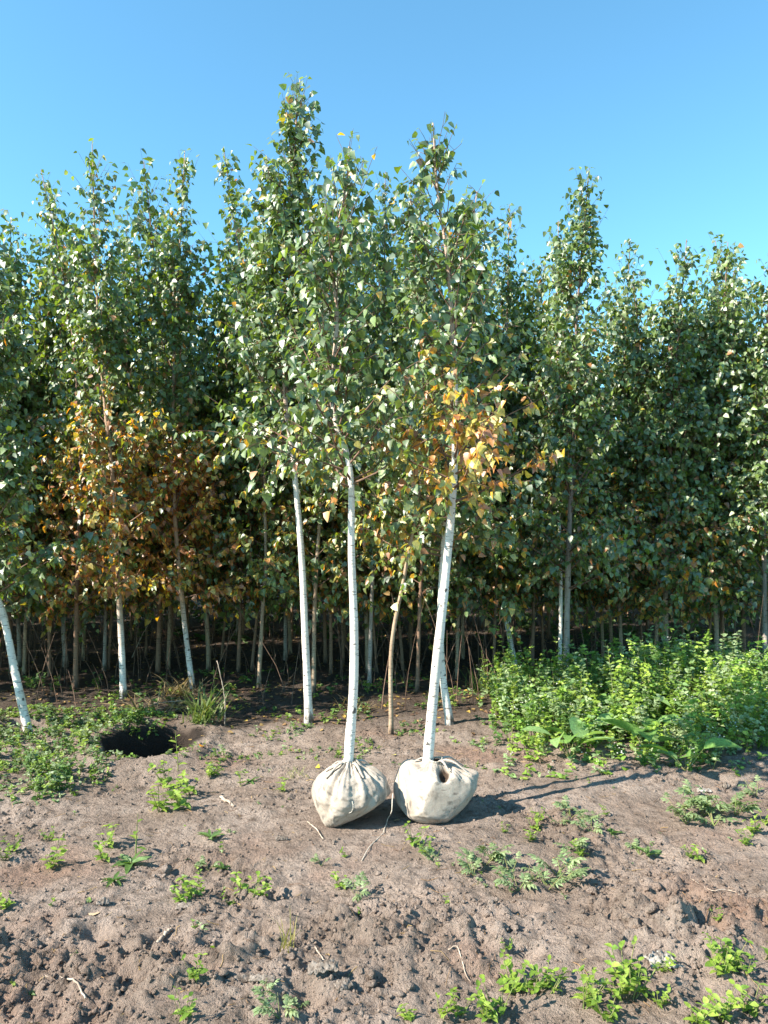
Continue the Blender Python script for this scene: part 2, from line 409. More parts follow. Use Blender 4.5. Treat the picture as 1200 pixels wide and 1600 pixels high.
while n < 300:
    x = rng.uniform(-2.4, 2.4); y = 2.55 + 3.2 * rng.random() ** 1.7
    if abs(x) > y * .52 or rng.random() > float(crumb_mask(np.array([x]), np.array([y]))[0]) ** 1.5 + .04: continue
    if min(np.hypot(x - BALL_L[0], y - BALL_L[1]), np.hypot(x - BALL_R[0], y - BALL_R[1])) < .36: continue
    s = .011 + .024 * rng.random() ** 3
    o = link('soil_clod', clods[rng.integers(14)], ground, (x, y, hz(x, y) + s * .15)); o.scale = (s, s, s)
    o.rotation_euler = tuple(rng.uniform(-.5, .5, 2)) + (rng.uniform(0, 6.28),); n += 1
acc = Acc(); N_ = 90000
x = rng.uniform(-3.6, 3.6, N_); y = 2.5 + 4.7 * rng.random(N_) ** 1.4
keep = (np.abs(x) < y * .54 + .1) & (rng.random(N_) < crumb_mask(x, y) ** 1.3 * .8 + .10)
keep &= (np.hypot(x - BALL_L[0], y - BALL_L[1]) > .25) & (np.hypot(x - BALL_R[0], y - BALL_R[1]) > .25)
x, y = x[keep], y[keep]; n = len(x); s = .0028 + .011 * rng.random(n) ** 3.2
R1 = nrm(rng.standard_normal((n, 3))); R2 = nrm(np.cross(R1, rng.standard_normal((n, 3)))); R3 = np.cross(R1, R2)
OC = (np.array([(1., 0, 0), (-1, 0, 0), (0, 1, 0), (0, -1, 0), (0, 0, 1), (0, 0, -1)]), np.array([(0, 2, 4), (2, 1, 4), (1, 3, 4), (3, 0, 4), (2, 0, 5), (1, 2, 5), (3, 1, 5), (0, 3, 5)]))
for tpl, sel in ((I0, s > .0075), (OC, s <= .0075)):
    m = int(sel.sum()); kv = len(tpl[0])
    loc = tpl[0][None] * (1 + .28 * rng.standard_normal((m, kv, 1)).clip(-1.5, 1.5)) * np.array([1, .8, .65])
    W = np.stack([x, y, height(x, y) + s * .2], 1)[sel][:, None] + s[sel][:, None, None] * (loc[..., 0:1] * R1[sel][:, None] + loc[..., 1:2] * R2[sel][:, None] + loc[..., 2:3] * R3[sel][:, None])
    acc.add(W.reshape(-1, 3), T=(tpl[1][None] + (np.arange(m) * kv)[:, None, None]).reshape(-1, 3))
tag(link('soil_crumbs', acc.mesh('soil_crumbs', M_SOIL, False, False)), 'loose brown soil crumbs scattered over the turned earth', 'soil', kind='stuff')

# ------------------------------------------------------------------ birches
GREENS = np.array([(.072, .122, .022), (.092, .158, .026), (.058, .104, .030), (.115, .180, .030), (.066, .116, .042), (.140, .205, .034)])
YELLOWS = np.array([(.60, .44, .04), (.50, .40, .06), (.62, .36, .035), (.40, .37, .07)])
ORANGES = np.array([(.52, .21, .03), (.44, .17, .035), (.34, .14, .05), (.55, .28, .05)])
def leaf_colours(p_aut, rng, orange=.5):
    n = len(p_aut); c = GREENS[rng.integers(0, len(GREENS), n)] * rng.uniform(.85, 1.45, (n, 1))
    r = rng.random(n); au = r < p_aut
    o = rng.random(n) < orange
    c[au & ~o] = YELLOWS[rng.integers(0, 4, (au & ~o).sum())]; c[au & o] = ORANGES[rng.integers(0, 4, (au & o).sum())]
    half = (~au) & (rng.random(n) < p_aut * .8); c[half] = np.array([.16, .20, .03]) * rng.uniform(.8, 1.2, (half.sum(), 1))
    c[au] *= rng.uniform(.75, 1.15, (au.sum(), 1))
    return c

def grow(rng, path, r0, crown0, lmax, nbr, leaf, aut, orange=.5, dens=1.0, top_pow=.75, elev=(38, 62), wide_low=1.0, extra=(), shoots=7, zpow=.9):
    """path: (n,3) trunk axis in local space. returns trunk radii, branch curves, leaf arrays"""
    H = path[-1, 2]; zz = path[:, 2]
    P = lambda z: np.array([np.interp(z, zz, path[:, k]) for k in range(3)])
    rad = lambda z: r0 * (1 - .93 * (z / H) ** 1.05) + .002
    brs = []; nodes = []; outs = []; bid = []
    def leaves_along(pts, step, start, b):
        seg = np.linalg.norm(np.diff(pts, axis=0), axis=1); cum = np.concatenate([[0], np.cumsum(seg)]); Lt = cum[-1]
        if Lt < .02: return
        n_ = max(1, int(Lt * (1 - start) / step)); s_ = np.sort(rng.uniform(start, 1.0, n_)) * Lt; s_[-1] = Lt
        q = np.stack([np.interp(s_, cum, pts[:, k]) for k in range(3)], 1); nodes.append(q); outs.append(np.tile(nrm((pts[-1] - pts[0])[None]), (n_, 1))); bid.append(np.full(n_, b))
    az = rng.uniform(0, 6.28); zs = crown0 + (H - crown0) * np.sort(rng.random(nbr) ** zpow) * .97
    specs = [(z, None, None) for z in zs] + list(extra) + [(crown0 + (H - crown0) * rng.uniform(.55, .93), rng.uniform(0, 6.28), -1) for _ in range(shoots)]
    for b, (z, faz, fl) in enumerate(specs):
        if fl == -1: fl = min(rng.uniform(.45, .95), max(.2, (H - z) * rng.uniform(.6, 1.0)))
        t = (z - crown0) / (H - crown0); az += 2.4 + rng.uniform(-.6, .6)
        a_ = az if faz is None else faz
        prof = (1 - t) ** top_pow * (wide_low + (1 - wide_low) * sst(0, .3, t))
        Lb = (lmax * prof + .10) * rng.uniform(.65, 1.15) if fl is None else fl
        el = math.radians(rng.uniform(*elev) * (.15 + .85 * min(1, t * 4 + .25 * rng.random())) + 12 * t) if fl is None else math.radians(rng.uniform(62, 80))
        p = P(z); d = np.array([math.cos(a_) * math.cos(el), math.sin(a_) * math.cos(el), math.sin(el)])
        m = max(4, int(Lb / .09)); pts = [p]; dd = d.copy()
        droop = rng.uniform(-.02, .10)
        for k in range(m):
            dd = dd + rng.standard_normal(3) * .07 + np.array([0, 0, .03 if k < m * .5 else -droop]); dd /= np.linalg.norm(dd)
            pts.append(pts[-1] + dd * Lb / m)
        pts = np.array(pts); rb = min(rad(z) * .42, .004 + .009 * Lb)
        curves = [(pts, np.linspace(rb, .0012, len(pts)))]
        db = dens * (1 - .5 * float(sst(.62, .95, t))); leaves_along(pts, (.042 if fl is None else .05) / db, .14, b)
        nt_ = int(Lb / (.10 if fl is None else .32) * db)
        for k in range(nt_):
            f = rng.uniform(.12, .92); q0 = np.array([np.interp(f * (len(pts) - 1), np.arange(len(pts)), pts[:, c]) for c in range(3)])
            lt = Lb * (1.05 - f) * rng.uniform(.25, .6) + .05
            td = nrm(nrm((pts[-1] - pts[0])) * .55 + nrm(rng.standard_normal(3)) * .75 + np.array([0, 0, .12]))
            s4 = np.linspace(0, 1, 3)[:, None]; tp = q0 + td * lt * s4 + np.array([0, 0, -.25 * lt]) * s4 ** 2
            curves.append((tp, np.linspace(min(rb * .5, .003), .001, 3))); leaves_along(tp, .034 / dens, .1, b)
        brs.append(curves)
    # leader
    k = zz > H * .86; leaves_along(path[k], .03, 0, -1)
    q = np.concatenate(nodes); out = np.concatenate(outs); b = np.concatenate(bid); n = len(q)
    hor = rng.standard_normal((n, 3)); hor[:, 2] *= .3; hor = nrm(hor)
    tilt = rng.random((n, 1))
    D = np.array([0, 0, -.85]) * (.35 + tilt) + .55 * hor + .35 * out + .25 * rng.standard_normal((n, 3))
    N0 = .40 * hor + np.array([0, 0, .35]) + .75 * np.array(sdir) + np.array([0, -.30, 0]) + .62 * rng.standard_normal((n, 3))     # blades turn to the light
    S = leaf * rng.uniform(.62, 1.18, n)
    q = q + nrm(D) * .012
    pa = aut(q, rng); C = leaf_colours(pa, rng, orange)
    return rad, brs, (q, D, N0, S, C, b)

def rings_tube(acc, path, radf, nseg=12, rng=None, flare=.35):
    pts = path; z = pts[:, 2]
    r = np.array([radf(max(v, 0)) * (1 + flare * math.exp(-max(v, 0) / .10)) for v in z]) * (1 + (0 if rng is None else .035) * (np.zeros(len(z)) if rng is None else rng.standard_normal(len(z))))
    tube(acc, pts, r, nseg, cap=True)

LEAF_SHARED = []
def shared_leaves():
    r = np.random.default_rng(77); pal = [GREENS[k] * f for k in range(6) for f in (.95, 1.35)] + [np.array([.16, .20, .03])] + list(YELLOWS) + list(ORANGES)
    for c in pal:
        for v in range(2):
            a = Acc(); V, T = BIRCH_FINE; V = V.copy(); V[:, 2] *= r.uniform(.3, 1.8); V[:, 0] *= r.uniform(.85, 1.15)
            a.add(V, T=T, C=c)
            pe = np.array([(-.012, .02, 0), (.012, .02, 0), (.01, -.28, .03), (-.01, -.28, .03)]); a.add(pe, Q=[(0, 1, 2, 3)], C=c * np.array([1.2, 1, 1]))
            LEAF_SHARED.append((c, a.mesh('leaf', M_LEAF)))
shared_leaves()
LS_COL = np.array([c for c, m in LEAF_SHARED])

def tree(name, label, base, ctrl, r0, bark, group=None, nleafparts=0, split_branches=False, seed=0, path_n=44, **kw):
    rng = np.random.default_rng(seed)
    base = np.asarray(base, float); path = smooth_path(np.asarray(ctrl) - base, path_n); path[0, 2] -= .06
    rad, brs, (q, D, N0, S, C, b) = grow(rng, path, r0, kw['crown0'], kw['lmax'], kw['nbr'], kw['leaf'], kw['aut'], kw.get('orange', .5), kw.get('dens', 1.), kw.get('top_pow', .75), kw.get('elev', (38, 62)), kw.get('wide_low', 1.), kw.get('extra', ()), 7, kw.get('zpow', .9))
    root = empty(name, base); tag(root, label, 'tree', group)
    a = Acc(); rings_tube(a, path, rad, 12, rng); link('trunk', a.mesh('trunk', bark, True, False), root)
    if split_branches:
        bobs = []
        for curves in brs:
            a = Acc()
            for q_, (p, r) in enumerate(curves): tube(a, p, r, 3 if q_ else 5)
            bobs.append(link('branch', a.mesh('branch', M_TWIG, True, False), root))
    else:
        a = Acc()
        for curves in brs:
            for p, r in curves: tube(a, p, r, 3)
        tag(link('twigs', a.mesh('twigs', M_TWIG, True, False), root), kind='stuff')
    rest = np.ones(len(q), bool)
    if nleafparts:
        wq = q + base; dist = np.hypot(wq[:, 0], wq[:, 1]) / S
        hidden = (wq[:, 1] - base[1]) * 6 + rng.random(len(q)) * 4      # the side that faces the field, large leaves first
        idx = np.argsort(hidden + dist * .02)[:nleafparts]; rest[idx] = False
        x_, y_, z_ = leaf_frames(D, N0)
        for k in idx:
            m = LEAF_SHARED[int(np.argmin(((LS_COL - C[k]) ** 2).sum(1) + rng.random(len(LS_COL)) * 3e-4))][1]
            o = link('leaf', m, bobs[b[k]] if b[k] >= 0 else root)
            Mx = Matrix(np.stack([x_[k] * S[k], y_[k] * S[k], z_[k] * S[k], q[k]], 1).tolist() + [[0, 0, 0, 1]]); o.matrix_local = Mx
    a = Acc(); add_leaves(a, BIRCH, q[rest], D[rest], N0[rest], S[rest], C[rest], rng)
    cr = link('crown', a.mesh('crown', M_LEAF), root); tag(cr, kind='stuff')
    return root

def pathpx(pts, D, jit=0, seed=0):
    r = np.random.default_rng(seed); o = []
    for k, (a, b) in enumerate(pts):
        p = at(a, b, D); p[1] += (r.uniform(-jit, jit) if k else 0); o.append(p)
    return o
def aut_low(p, z0, z1, floor=.006, peak=None):
    """autumn colour: strong in the low crown, fading out between z0 and z1"""
    def f(q, rng):
        v = p * (1 - sst(z0, z1, q[:, 2])) + floor
        if peak: v = v + peak[0] * np.exp(-((q[:, 2] - peak[1]) / peak[2]) ** 2)
        return v * (.55 + .9 * rng.random(len(q)))
    return f

# --- the two lifted birches with wrapped root balls
def root_ball(parent, seed, fn, uv=(150, 96)):
    """burlap bag: fn(dir unit vectors, u, v) -> positions and tint"""
    nu, nv = uv; u = np.arange(nu) / nu * 2 * np.pi; v = np.linspace(0, np.pi, nv)
    U, W = np.meshgrid(u, v); P, C = fn(U, W)
    i = np.arange(nv - 1)[:, None] * nu; j = np.arange(nu)[None]; j2 = (j + 1) % nu
    a = Acc(); a.add(P.reshape(-1, 3), Q=np.stack([i + j, i + nu + j, i + nu + j2, i + j2], -1).reshape(-1, 4), C=C.reshape(-1, 3))
    return link('root_ball', a.mesh('root_ball', M_BURLAP), parent)
def pnoise(U, W, ku, kv, seed):            # noise that closes round the ball
    return noise(np.cos(U) * ku + 7.3, np.sin(U) * ku + W * kv + 3.1, 1.0, seed)

def ball_left(U, W):
    # pear-shaped bag, its low corner towards the front; folds run down from the neck
    cz = .215; s, c = np.sin(W), np.cos(W)
    top = sst(1.35, .25, W); low = sst(1.7, 2.9, W)
    fold = (np.abs(pnoise(U, W * .3, 5.5, .35, 4)) - .28) * .030 * sst(.12, .45, W) * (1 - sst(.9, 1.7, W))
    fold += (np.abs(pnoise(U, W * .3, 1.9, .5, 9)) - .25) * .045 * (1 - sst(1.7, 2.5, W))
    r = .238 + fold + .008 * pnoise(U, W, 3, 3, 5) + .004 * pnoise(U, W, 12, 9, 6) - .012 * low
    fr = np.cos(U - math.radians(238)); r = r + .045 * low * np.clip(fr, 0, 1) ** 2
    x = r * s ** .88 * np.cos(U); y = r * s ** .88 * np.sin(U); z = cz + r * c * np.where(c > 0, .86, .92)
    neck = sst(.34, .10, W); q = np.hypot(x, y); k = np.maximum(.040 / np.maximum(q, 1e-4), 1)
    x = np.where(W < .28, np.where(q < .040, .040 * np.cos(U), x), x); y = np.where(W < .28, np.where(q < .040, .040 * np.sin(U), y), y)
    z = z + neck * .035 + .010 * neck * pnoise(U, W * 0, 6, 0, 8)
    f = np.clip((.20 - z) / .20, 0, 1) ** 1.15
    x = x * (1 - .42 * f) - .080 * f; y = y * (1 - .30 * f) - .045 * f
    z = np.maximum(z * .80, .006)
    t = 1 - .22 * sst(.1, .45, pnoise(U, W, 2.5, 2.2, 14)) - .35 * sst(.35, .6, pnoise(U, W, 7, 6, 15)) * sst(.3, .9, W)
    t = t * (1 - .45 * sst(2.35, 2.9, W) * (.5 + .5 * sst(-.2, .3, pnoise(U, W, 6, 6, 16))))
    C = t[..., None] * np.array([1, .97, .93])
    return np.stack([x, y, z], -1), C
def ball_right(U, W):
    # wide flat bag, creased front edge and a gaping mouth near the trunk
    cz = .190; s, c = np.sin(W), np.cos(W)
    fold = (np.abs(pnoise(U, W * .3, 4.8, .35, 24)) - .28) * .024 * sst(.12, .45, W) * (1 - sst(.9, 1.7, W))
    r = .262 + fold + .010 * pnoise(U, W, 2.4, 2.2, 25) + .004 * pnoise(U, W, 12, 9, 26)
    fa = np.cos(U - math.radians(250)); fb = np.cos(U - math.radians(186))
    e1 = np.maximum(0, np.cos(U - math.radians(222))) ** 10
    x0, y0 = s ** .80 * np.cos(U), s ** .80 * np.sin(U)
    r = r * (1 - .055 * np.maximum(0, np.cos(U - math.radians(195))) ** 4 * sst(.5, 1.3, W)) + .022 * np.maximum(0, np.cos(U - math.radians(232))) ** 8 * sst(.6, 1.8, W)
    x = r * x0 * 1.02; y = r * y0 * .95; z = cz + r * np.sign(c) * np.abs(c) ** .92 * np.where(c > 0, .70, .80)
    # left shoulder stands square, right corner pulled into a tip
    z = z + .050 * sst(.1, .9, -x / .26) * sst(1.8, .7, W) * (W > .1) + .03 * np.exp(-((x - .25) / .05) ** 2) * sst(1.5, .9, W)
    x = x + .03 * np.maximum(0, np.cos(U)) ** 14 * np.exp(-((W - 1.05) / .22) ** 2)
    # the mouth: cloth drawn apart, soil showing
    g = np.exp(-(((x - .045 - .25 * (z - .33)) / .040) ** 2 + ((y + .115) / .070) ** 2)) * (W < 1.25)
    z = z - .060 * g; y = y + .02 * g
    lip = np.exp(-(((x - .115) / .03) ** 2 + ((y + .12) / .09) ** 2)) * (W < 1.25); z = z + .016 * lip
    for nn, dd, ks in (((-.72, -.60, .34), .178, .75), ((.30, -.95, .05), .196, .8), ((.75, -.3, -.55), .20, .6)):      # slack cloth falls in flat faces
        nn = np.array(nn) / np.linalg.norm(nn); e = np.maximum(x * nn[0] + y * nn[1] + (z - .20) * nn[2] - dd, 0) * ks * sst(.35, .7, W); x = x - e * nn[0]; y = y - e * nn[1]; z = z - e * nn[2]
    q = np.hypot(x, y); k = W < .28
    x = np.where(k & (q < .042), .042 * np.cos(U), x); y = np.where(k & (q < .042), .042 * np.sin(U), y)
    z = z + sst(.34, .10, W) * .03
    z = np.maximum(z * .85, .006)
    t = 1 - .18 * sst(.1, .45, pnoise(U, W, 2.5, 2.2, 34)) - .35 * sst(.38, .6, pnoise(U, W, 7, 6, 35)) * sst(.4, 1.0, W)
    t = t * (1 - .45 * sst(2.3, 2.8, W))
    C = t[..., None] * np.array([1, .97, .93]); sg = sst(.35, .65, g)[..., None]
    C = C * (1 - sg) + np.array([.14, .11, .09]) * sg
    return np.stack([x, y, z], -1), C
def wrap_details(parent, zc, r, seed, ties):
    rr = np.random.default_rng(seed); a = Acc()
    th = np.linspace(0, 2 * np.pi, 26)
    for k in range(2):
        tube(a, np.stack([(r + .006) * np.cos(th), (r + .006) * np.sin(th), zc + .010 * k + .006 * np.sin(th * 2 + k)], 1), np.full(26, .0032), 5)
    link('neck_twine', a.mesh('neck_twine', M_TWINE, True, False), parent)
    for az, ln in ties:                    # loose cloth ends sticking out from the knot
        n_ = 7; s_ = np.linspace(0, 1, n_); d = np.array([math.cos(az), math.sin(az)])
        P = np.stack([d[0] * (r + ln * s_), d[1] * (r + ln * s_), zc + .012 * np.sin(s_ * 5) - .05 * s_ ** 2 * (ln / .15)], 1)
        w_ = .016 * (1 - .55 * s_); side = np.array([-d[1], d[0], .35])
        V = np.concatenate([P + side * w_[:, None], P - side * w_[:, None] + np.array([0, 0, .006]), P + np.array([0, 0, .010]) - .0 * side])
        Q = []
        for k in range(n_ - 1): Q += [(k, k + 1, 2 * n_ + k + 1, 2 * n_ + k), (2 * n_ + k, 2 * n_ + k + 1, n_ + k + 1, n_ + k), (n_ + k, n_ + k + 1, k + 1, k)]
        a = Acc(); a.add(V, Q=Q); link('cloth_end', a.mesh('cloth_end', M_BURLAP), parent)

bl = np.array([BALL_L[0], BALL_L[1], -.004]); DL = BALL_L[1]
L_path = [bl + np.array([-.012, 0, .2])] + pathpx([(545, 1180), (552, 1080), (553, 980), (549, 860), (549, 760), (541, 705), (526, 668), (519, 600), (527, 500), (520, 400), (540, 290), (545, 228)], DL, .03, 5)
def aut_L(q, rng): return (.22 * np.exp(-((q[:, 2] - 2.05) / .30) ** 2) + .012) * (.4 + 1.2 * rng.random(len(q)))
tL = tree('balled_birch_tree', 'young white birch with bent trunk rising from the pear shaped burlap root ball', bl, L_path, .031, M_WHITE, 'lifted birches with burlap root balls',
          300, True, 11, crown0=2.0, lmax=.72, nbr=60, leaf=.060, aut=aut_L, orange=.25, dens=1.15, top_pow=.55)
wrap_details(root_ball(tL, 1, ball_left), .348, .038, 2, [(-1.0, .13), (.3, .12), (-2.4, .15), (3.3, .11)])
br = np.array([BALL_R[0], BALL_R[1], -.004]); DR = BALL_R[1]
R_path = [br + np.array([-.035, 0, .2])] + pathpx([(669, 1182), (678, 1080), (688, 980), (698, 880), (707, 780), (712, 690), (711, 600), (706, 500), (698, 400), (684, 300), (676, 195)], DR, .03, 6)
def aut_R(q, rng): return (1.05 * np.exp(-((q[:, 2] - 2.28) / .40) ** 2) + .016) * (.6 + .6 * rng.random(len(q)))
tR = tree('balled_birch_tree', 'straight leaning white birch with yellow orange low leaves on the wide gaping root ball', br, R_path, .034, M_WHITE, 'lifted birches with burlap root balls',
          300, True, 12, crown0=1.95, lmax=.72, nbr=68, leaf=.060, aut=aut_R, orange=.42, dens=1.15, elev=(25, 55), top_pow=.6, zpow=1.25)
wrap_details(root_ball(tR, 2, ball_right), .342, .042, 3, [(-.35, .20), (-.9, .10), (3.0, .13), (.5, .18)])

# --- birches of the front rows, one by one
ROW = [  # name label, base px, path px, r0, bark, crown0, lmax, nbr, autumn, orange, dens
 ('tall birch with speckled white trunk behind the pear shaped root ball', [(483, 1130), (477, 1000), (470, 860), (458, 720), (445, 600), (447, 400), (468, 118)], .046, M_WHITE, 2.25, .85, 60, aut_low(.12, 2.0, 3.2, .02), .4, dict(extra=[(4.3, 2.8, 1.2), (4.6, 3.3, .75), (4.5, .2, .8), (4.0, 2.2, 1.0)], parts=220)),
 ('strongly leaning white birch beside the dug out hole and its green weeds', [(52, 1140), (26, 1062), (2, 965), (-22, 860), (-35, 600), (-15, 315)], .048, M_WHITE, 1.3, .75, 55, aut_low(.03, 2, 3), .4, dict(parts=160)),
 ('white and brown birch standing just behind the dug out hole', [(193, 1090), (189, 990), (183, 860), (178, 770), (163, 640), (152, 450), (143, 222)], .043, M_MIX, 1.9, .80, 58, aut_low(.6, 2.3, 3.9, .03), .55, {}),
 ('slim brown trunked birch beside the white leaning one at the weeds', [(118, 1075), (119, 980), (123, 850), (128, 740), (112, 500), (62, 262)], .037, M_BROWN, 1.7, .75, 52, aut_low(.65, 2.1, 3.7, .03), .6, {}),
 ('birch with curved trunk and orange brown low leaves behind the hole', [(301, 1075), (290, 990), (279, 890), (272, 790), (272, 600), (290, 238)], .040, M_MIX, 1.35, .85, 62, aut_low(.95, 2.3, 3.5, .03), .62, {}),
 ('thin tan birch between the curved birch and the tall speckled one', [(404, 1075), (411, 940), (415, 850), (402, 600), (350, 232)], .030, M_TAN, 1.35, .75, 52, aut_low(.25, 1.8, 3.0, .02), .4, {}),
 ('thin tan birch close behind the tall speckled white trunk', [(490, 1080), (492, 940), (500, 800), (525, 500), (548, 232)], .030, M_TAN, 1.5, .75, 52, aut_low(.2, 1.8, 2.8, .02), .4, {}),
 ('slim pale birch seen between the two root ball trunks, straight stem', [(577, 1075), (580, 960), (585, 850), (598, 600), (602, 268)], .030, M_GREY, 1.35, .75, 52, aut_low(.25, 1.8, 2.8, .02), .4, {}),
 ('slender crooked tan birch leaning between the two root ball trunks', [(611, 1146), (612, 1010), (632, 900), (655, 770), (663, 640), (640, 290)], .024, M_TAN, 1.55, .60, 40, aut_low(.35, 1.7, 2.5, .02), .35, dict(parts=120, low=[(1.05, 2.6, .22), (1.15, -1.2, .25), (1.25, -.4, .3)])),
 ('white birch curving out at its foot behind the wide root ball', [(703, 1130), (691, 1050), (688, 960), (697, 800), (718, 520), (745, 300)], .044, M_WHITE, 1.5, .80, 55, aut_low(.25, 1.8, 2.6, .02), .4, dict(parts=160)),
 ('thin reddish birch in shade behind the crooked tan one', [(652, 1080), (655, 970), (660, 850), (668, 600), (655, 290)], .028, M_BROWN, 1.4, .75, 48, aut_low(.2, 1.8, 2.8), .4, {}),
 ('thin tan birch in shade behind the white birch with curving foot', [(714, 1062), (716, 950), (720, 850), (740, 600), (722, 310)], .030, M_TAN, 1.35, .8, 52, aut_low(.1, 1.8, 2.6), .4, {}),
 ('leaning white birch foot at the edge of the tall weed patch', [(808, 1050), (797, 1000), (784, 930), (776, 820), (790, 600), (795, 322)], .042, M_WHITE, 1.6, .85, 56, aut_low(.06, 1.8, 2.6), .5, {}),
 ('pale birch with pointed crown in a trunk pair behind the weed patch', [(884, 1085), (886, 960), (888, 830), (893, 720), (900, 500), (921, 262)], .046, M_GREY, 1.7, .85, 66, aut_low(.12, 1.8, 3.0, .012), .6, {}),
 ('thinner white birch of the trunk pair behind the weed patch', [(874, 1070), (876, 960), (876, 860), (870, 700), (872, 345)], .030, M_WHITE, 1.6, .75, 50, aut_low(.12, 1.8, 3.0, .012), .6, {}),
 ('slim tan birch deep behind the middle of the weed patch', [(972, 1050), (968, 940), (966, 850), (975, 600), (985, 372)], .032, M_TAN, 1.6, .80, 52, aut_low(.25, 1.8, 2.8), .7, {}),
 ('thick tan birch rising out of the weed patch', [(1042, 1062), (1040, 960), (1040, 850), (1055, 600), (1075, 372)], .042, M_TAN, 1.6, .85, 56, aut_low(.25, 1.8, 2.8), .7, {}),
 ('upright pale tan birch behind the grassy end of the weed patch', [(1121, 1060), (1118, 950), (1114, 840), (1122, 600), (1138, 378)], .040, M_TAN, 1.5, .85, 58, aut_low(.12, 1.8, 2.8), .7, {}),
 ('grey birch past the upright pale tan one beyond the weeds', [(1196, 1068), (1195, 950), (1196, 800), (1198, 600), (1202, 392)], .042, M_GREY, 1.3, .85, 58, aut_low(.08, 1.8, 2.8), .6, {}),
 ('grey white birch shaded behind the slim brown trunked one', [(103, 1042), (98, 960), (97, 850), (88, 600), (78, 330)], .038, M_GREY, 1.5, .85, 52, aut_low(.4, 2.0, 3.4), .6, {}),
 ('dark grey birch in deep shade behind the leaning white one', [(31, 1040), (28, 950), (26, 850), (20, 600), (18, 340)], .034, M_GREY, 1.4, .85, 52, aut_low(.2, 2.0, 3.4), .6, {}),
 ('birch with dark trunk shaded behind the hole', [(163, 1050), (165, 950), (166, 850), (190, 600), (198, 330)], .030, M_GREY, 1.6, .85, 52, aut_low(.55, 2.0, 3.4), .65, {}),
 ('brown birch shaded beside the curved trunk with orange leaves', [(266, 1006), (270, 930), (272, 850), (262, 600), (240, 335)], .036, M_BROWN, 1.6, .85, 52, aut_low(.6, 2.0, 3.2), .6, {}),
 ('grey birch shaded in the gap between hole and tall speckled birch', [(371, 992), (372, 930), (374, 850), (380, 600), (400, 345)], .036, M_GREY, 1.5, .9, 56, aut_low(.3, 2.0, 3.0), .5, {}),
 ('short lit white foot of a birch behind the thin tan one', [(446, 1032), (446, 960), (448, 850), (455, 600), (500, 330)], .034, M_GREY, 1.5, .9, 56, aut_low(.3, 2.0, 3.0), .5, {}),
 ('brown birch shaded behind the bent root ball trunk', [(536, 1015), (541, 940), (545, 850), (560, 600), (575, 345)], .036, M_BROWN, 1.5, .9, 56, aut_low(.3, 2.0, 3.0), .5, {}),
]
for k, (lab, px, r0, bark, c0, lmax, nbr, aut, orange, opt) in enumerate(ROW):
    b = onground(*px[0]); D = b[1]
    ctrl = [b] + pathpx(px[1:], D, .05, 100 + k)
    near = D < 8.3; c0 = c0 if near else min(c0, .85 + .12 * (k % 3))
    tree('birch_tree', lab, b, ctrl, r0 * .78, bark, 'birches of the nursery rows', opt.get('parts', 0), 'parts' in opt, 200 + k,
         crown0=c0, lmax=lmax * 1.30, nbr=int(nbr * 1.75), leaf=.074, aut=aut, orange=orange, dens=1.15, wide_low=1.0, top_pow=.68, extra=list(opt.get('extra', [])) + list(opt.get('low', [])))

# --- the rows behind: five grown trees, copied
protos = []
for k in range(6):
    rr = np.random.default_rng(900 + k); H = rr.uniform(4.9, 5.7); lean = rr.uniform(-.25, .25, (5, 2)); lean[0] = 0
    ctrl = [np.array([lean[i, 0] * i / 4, lean[i, 1] * i / 4, H * i / 4]) for i in range(5)]
    protos.append(tree('birch_tree', 'slender birch deep in the shaded nursery rows behind', (0, 0, 0), ctrl, rr.uniform(.015, .026), [M_BROWN, M_TAN, M_BROWN][k % 3], 'birches deep in the rows', 0, False, 950 + k,  # dark brown and tan bark puts the rows' shade into the trunk colour
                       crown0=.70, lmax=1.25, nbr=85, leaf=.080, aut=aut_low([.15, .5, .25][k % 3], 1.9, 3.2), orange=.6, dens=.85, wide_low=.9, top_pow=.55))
rr = np.random.default_rng(55); first = [True] * 6; spots = []
for row, (y0, x0, x1, sp) in enumerate([(9.9, -13, -4.8, 1.0), (8.3, -12, -4.7, 1.2), (11.6, -13, 7.0, .95), (13.3, -14, 8, .95), (15.0, -15, 9, .95), (16.8, -16, 10, 1.0), (18.6, -17, 11, 1.05), (20.4, -17, 12, 1.05), (22.2, -17, 13, 1.1), (24, -18, 14, 1.1), (9.6, 5.2, 8, 1.0), (10.7, -4.6, 5.2, .9)]):
    x = x0
    while x < x1: spots.append((x + rr.uniform(-.2, .2), y0 + rr.uniform(-.75, .75))); x += sp
fill = [(at(a, 800, 10.2)[0], 10.2 + .25 * math.sin(a), f) for a, f in ((-40, 1.18), (25, 1.16), (92, 1.20), (205, 1.12), (248, 1.20), (322, 1.16), (392, 1.10), (520, 1.2), (575, 1.14), (630, 1.14), (765, 1.06), (832, .98), (1010, .96), (1062, 1.0), (1165, 1.04))]
spots = [(a, b, None) for a, b in spots] + fill
for q, (x, y, f) in enumerate(spots):
    k = int(rr.integers(6)); o = protos[k] if first[k] else dup(protos[k]); first[k] = False
    o.location = (x, y, hz(x, y) - .01); o.rotation_euler = (0, 0, rr.uniform(0, 6.28)); s = rr.uniform(.9, 1.06) if f is None else f; o.scale = (s, s, s)

